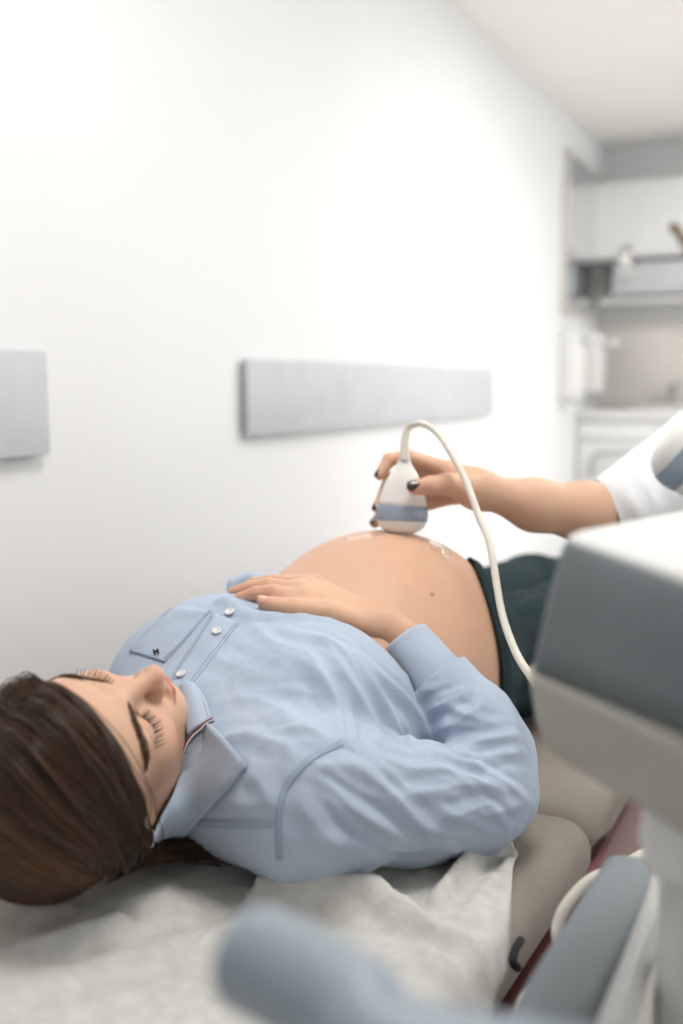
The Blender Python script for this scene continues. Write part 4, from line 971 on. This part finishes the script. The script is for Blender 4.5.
# display on its arm, beyond the right edge of the frame
obj('display_arm', *tube([(.95, -.28, ZC-.12), (1.0, -.36, ZC+.05), (1.0, -.42, ZC+.18)], .022, 20), M['bgrey'], mach)
sc_ = obj('display', *box(.78, 1.22, -.47, -.43, ZC+.06, ZC+.36, .012), M['dgrey'], mach)
obj('screen', *box(.80, 1.20, -.429, -.427, ZC+.085, ZC+.335, 0), M['black'], sc_)
# column, trolley body, rail along the side next to the couch
cx_, cy_ = .66, .062
obj('column', *lathe([(.040, .5), (.040, .55), (.036, ZC-.36), (.037, ZC-.32), (.046, ZC-.315), (.050, ZC-.30), (.048, ZC-.275), (.04, ZC-.255)], 40, Matrix.Translation((cx_, cy_, 0))), M['white'], mach)
tpoly = rounded([(1.02, .047), (1.02, -.42), (.28, -.42), (.28, .085)], [.06]*4)
loft(tpoly, [(-.03, .14), (0, .17), (0, ZC-.46), (-.02, ZC-.435), (-.06, ZC-.43)], 'trolley_body', M['white'])
rp = spline([P(548, 1075, .60), P(561, 1024, .64), P(606, 940, .745), P(630, 895, .82), P(642, 872, .87)], 40)
rb = []
for i, q in enumerate(rp):
    f = min(i, 39-i)/4; k = min(1, .35+.65*math.sqrt(min(f, 1)))
    for a in np.linspace(0, 2*math.pi, 24, endpoint=False):
        c2, s2 = math.cos(a), math.sin(a); rb.append(q+np.array([0, .029*k*np.sign(c2)*abs(c2)**.6, .020*k*np.sign(s2)*abs(s2)**.6]))
idx = np.arange(40*24).reshape(40, 24); nx = np.roll(idx, -1, 1)
obj('side_rail', rb, np.stack([idx[:-1], idx[1:], nx[1:], nx[:-1]], -1).reshape(-1, 4).tolist()+[idx[0].tolist(), idx[-1, ::-1].tolist()], M['rail'], mach)
obj('rail_trim', *tube([P(603, 1060, .58), P(620, 1010, .635), P(640, 955, .70), P(658, 905, .77), P(664, 880, .80)], .0105, 40, 14), M['white'], mach)
for (a, b) in ((6, 0), (26, 0)):
    q = rp[a]; obj('rail_bracket', *tube([q+np.array([0, -.01, -.01]), q+np.array([.0, -.05, -.04]), q+np.array([0, -.09, -.06])], .012, 10), M['white'], mach)
# grab handle towards the camera
hpz = [P(236, 950, .415), P(290, 975, .395), P(350, 1010, .375), P(450, 1070, .355)]
hpt = spline(hpz+[np.array([.40, -.10, ZC-.26]), np.array([.52, -.16, ZC-.262])], 60)
obj('grab_handle', *tubes(hpt[None], (np.clip(np.sqrt(np.clip(np.arange(60)/3.2, .05, 1)), 0, 1)*np.interp(np.arange(60), [0, 35, 59], [.0215, .021, .018]))[None], 24, True), M['bgrey'], mach)
for (x, y) in ((.34, .03), (.34, -.36), (.96, .03), (.96, -.36)):
    w_ = obj('caster', *lathe([(.01, -.02), (.055, -.022), (.06, -.012), (.06, .012), (.055, .022), (.01, .02)], 28, Matrix.Translation((x, y, .062)) @ Matrix.Rotation(math.pi/2, 4, 'X')), M['black'], mach)
    obj('fork', *box(x-.025, x+.025, y-.03, y+.03, .1, .16, .006), M['bgrey'], w_)
obj('cable', *tube([P(660, 845, .97), P(618, 868, .93), P(590, 880, .90), P(568, 903, .88), P(557, 928, .87), P(560, 955, .86), P(550, 978, .83), P(534, 988, .80), P(520, 1012, .77), P(525, 1060, .72)], .0052, 80, 12), M['cable'], mach)
# second probe parked in its holder
ph = P(692, 456, .875); hd = (-RT*.74+UP*.65+FW*.12); R2 = frame_from(-hd, RT*.67+UP*.74)
hol = obj('probe_holder', *lathe([(.020, -.055), (.030, -.05), (.036, -.004), (.040, .0), (.041, -.004), (.036, -.054), (.03, -.062), (.020, -.062)], 36, Matrix.Translation(Vector(ph-hd*.050)) @ Vector(hd).to_track_quat('Z', 'Y').to_matrix().to_4x4()), M['beige'], mach)
obj('holder_stem', *tube([ph-hd*.12, ph-hd*.14+np.array([.0, -.01, -.03]), np.array([ph[0]+.03, ph[1]-.06, ZC-.10])], .014, 14), M['beige'], mach)
tailp = ph-hd*.11
probe(ph+hd*.03, R2, 'white probe with a blue band parked in the holder on the machine', [tailp, tailp-hd*.05, tailp-hd*.10+np.array([.02, -.03, -.06]), np.array([1.06, -.02, ZC-.28]), np.array([1.07, -.05, ZC-.5]), np.array([1.03, -.1, ZC-.52])], 'ultrasound probes')
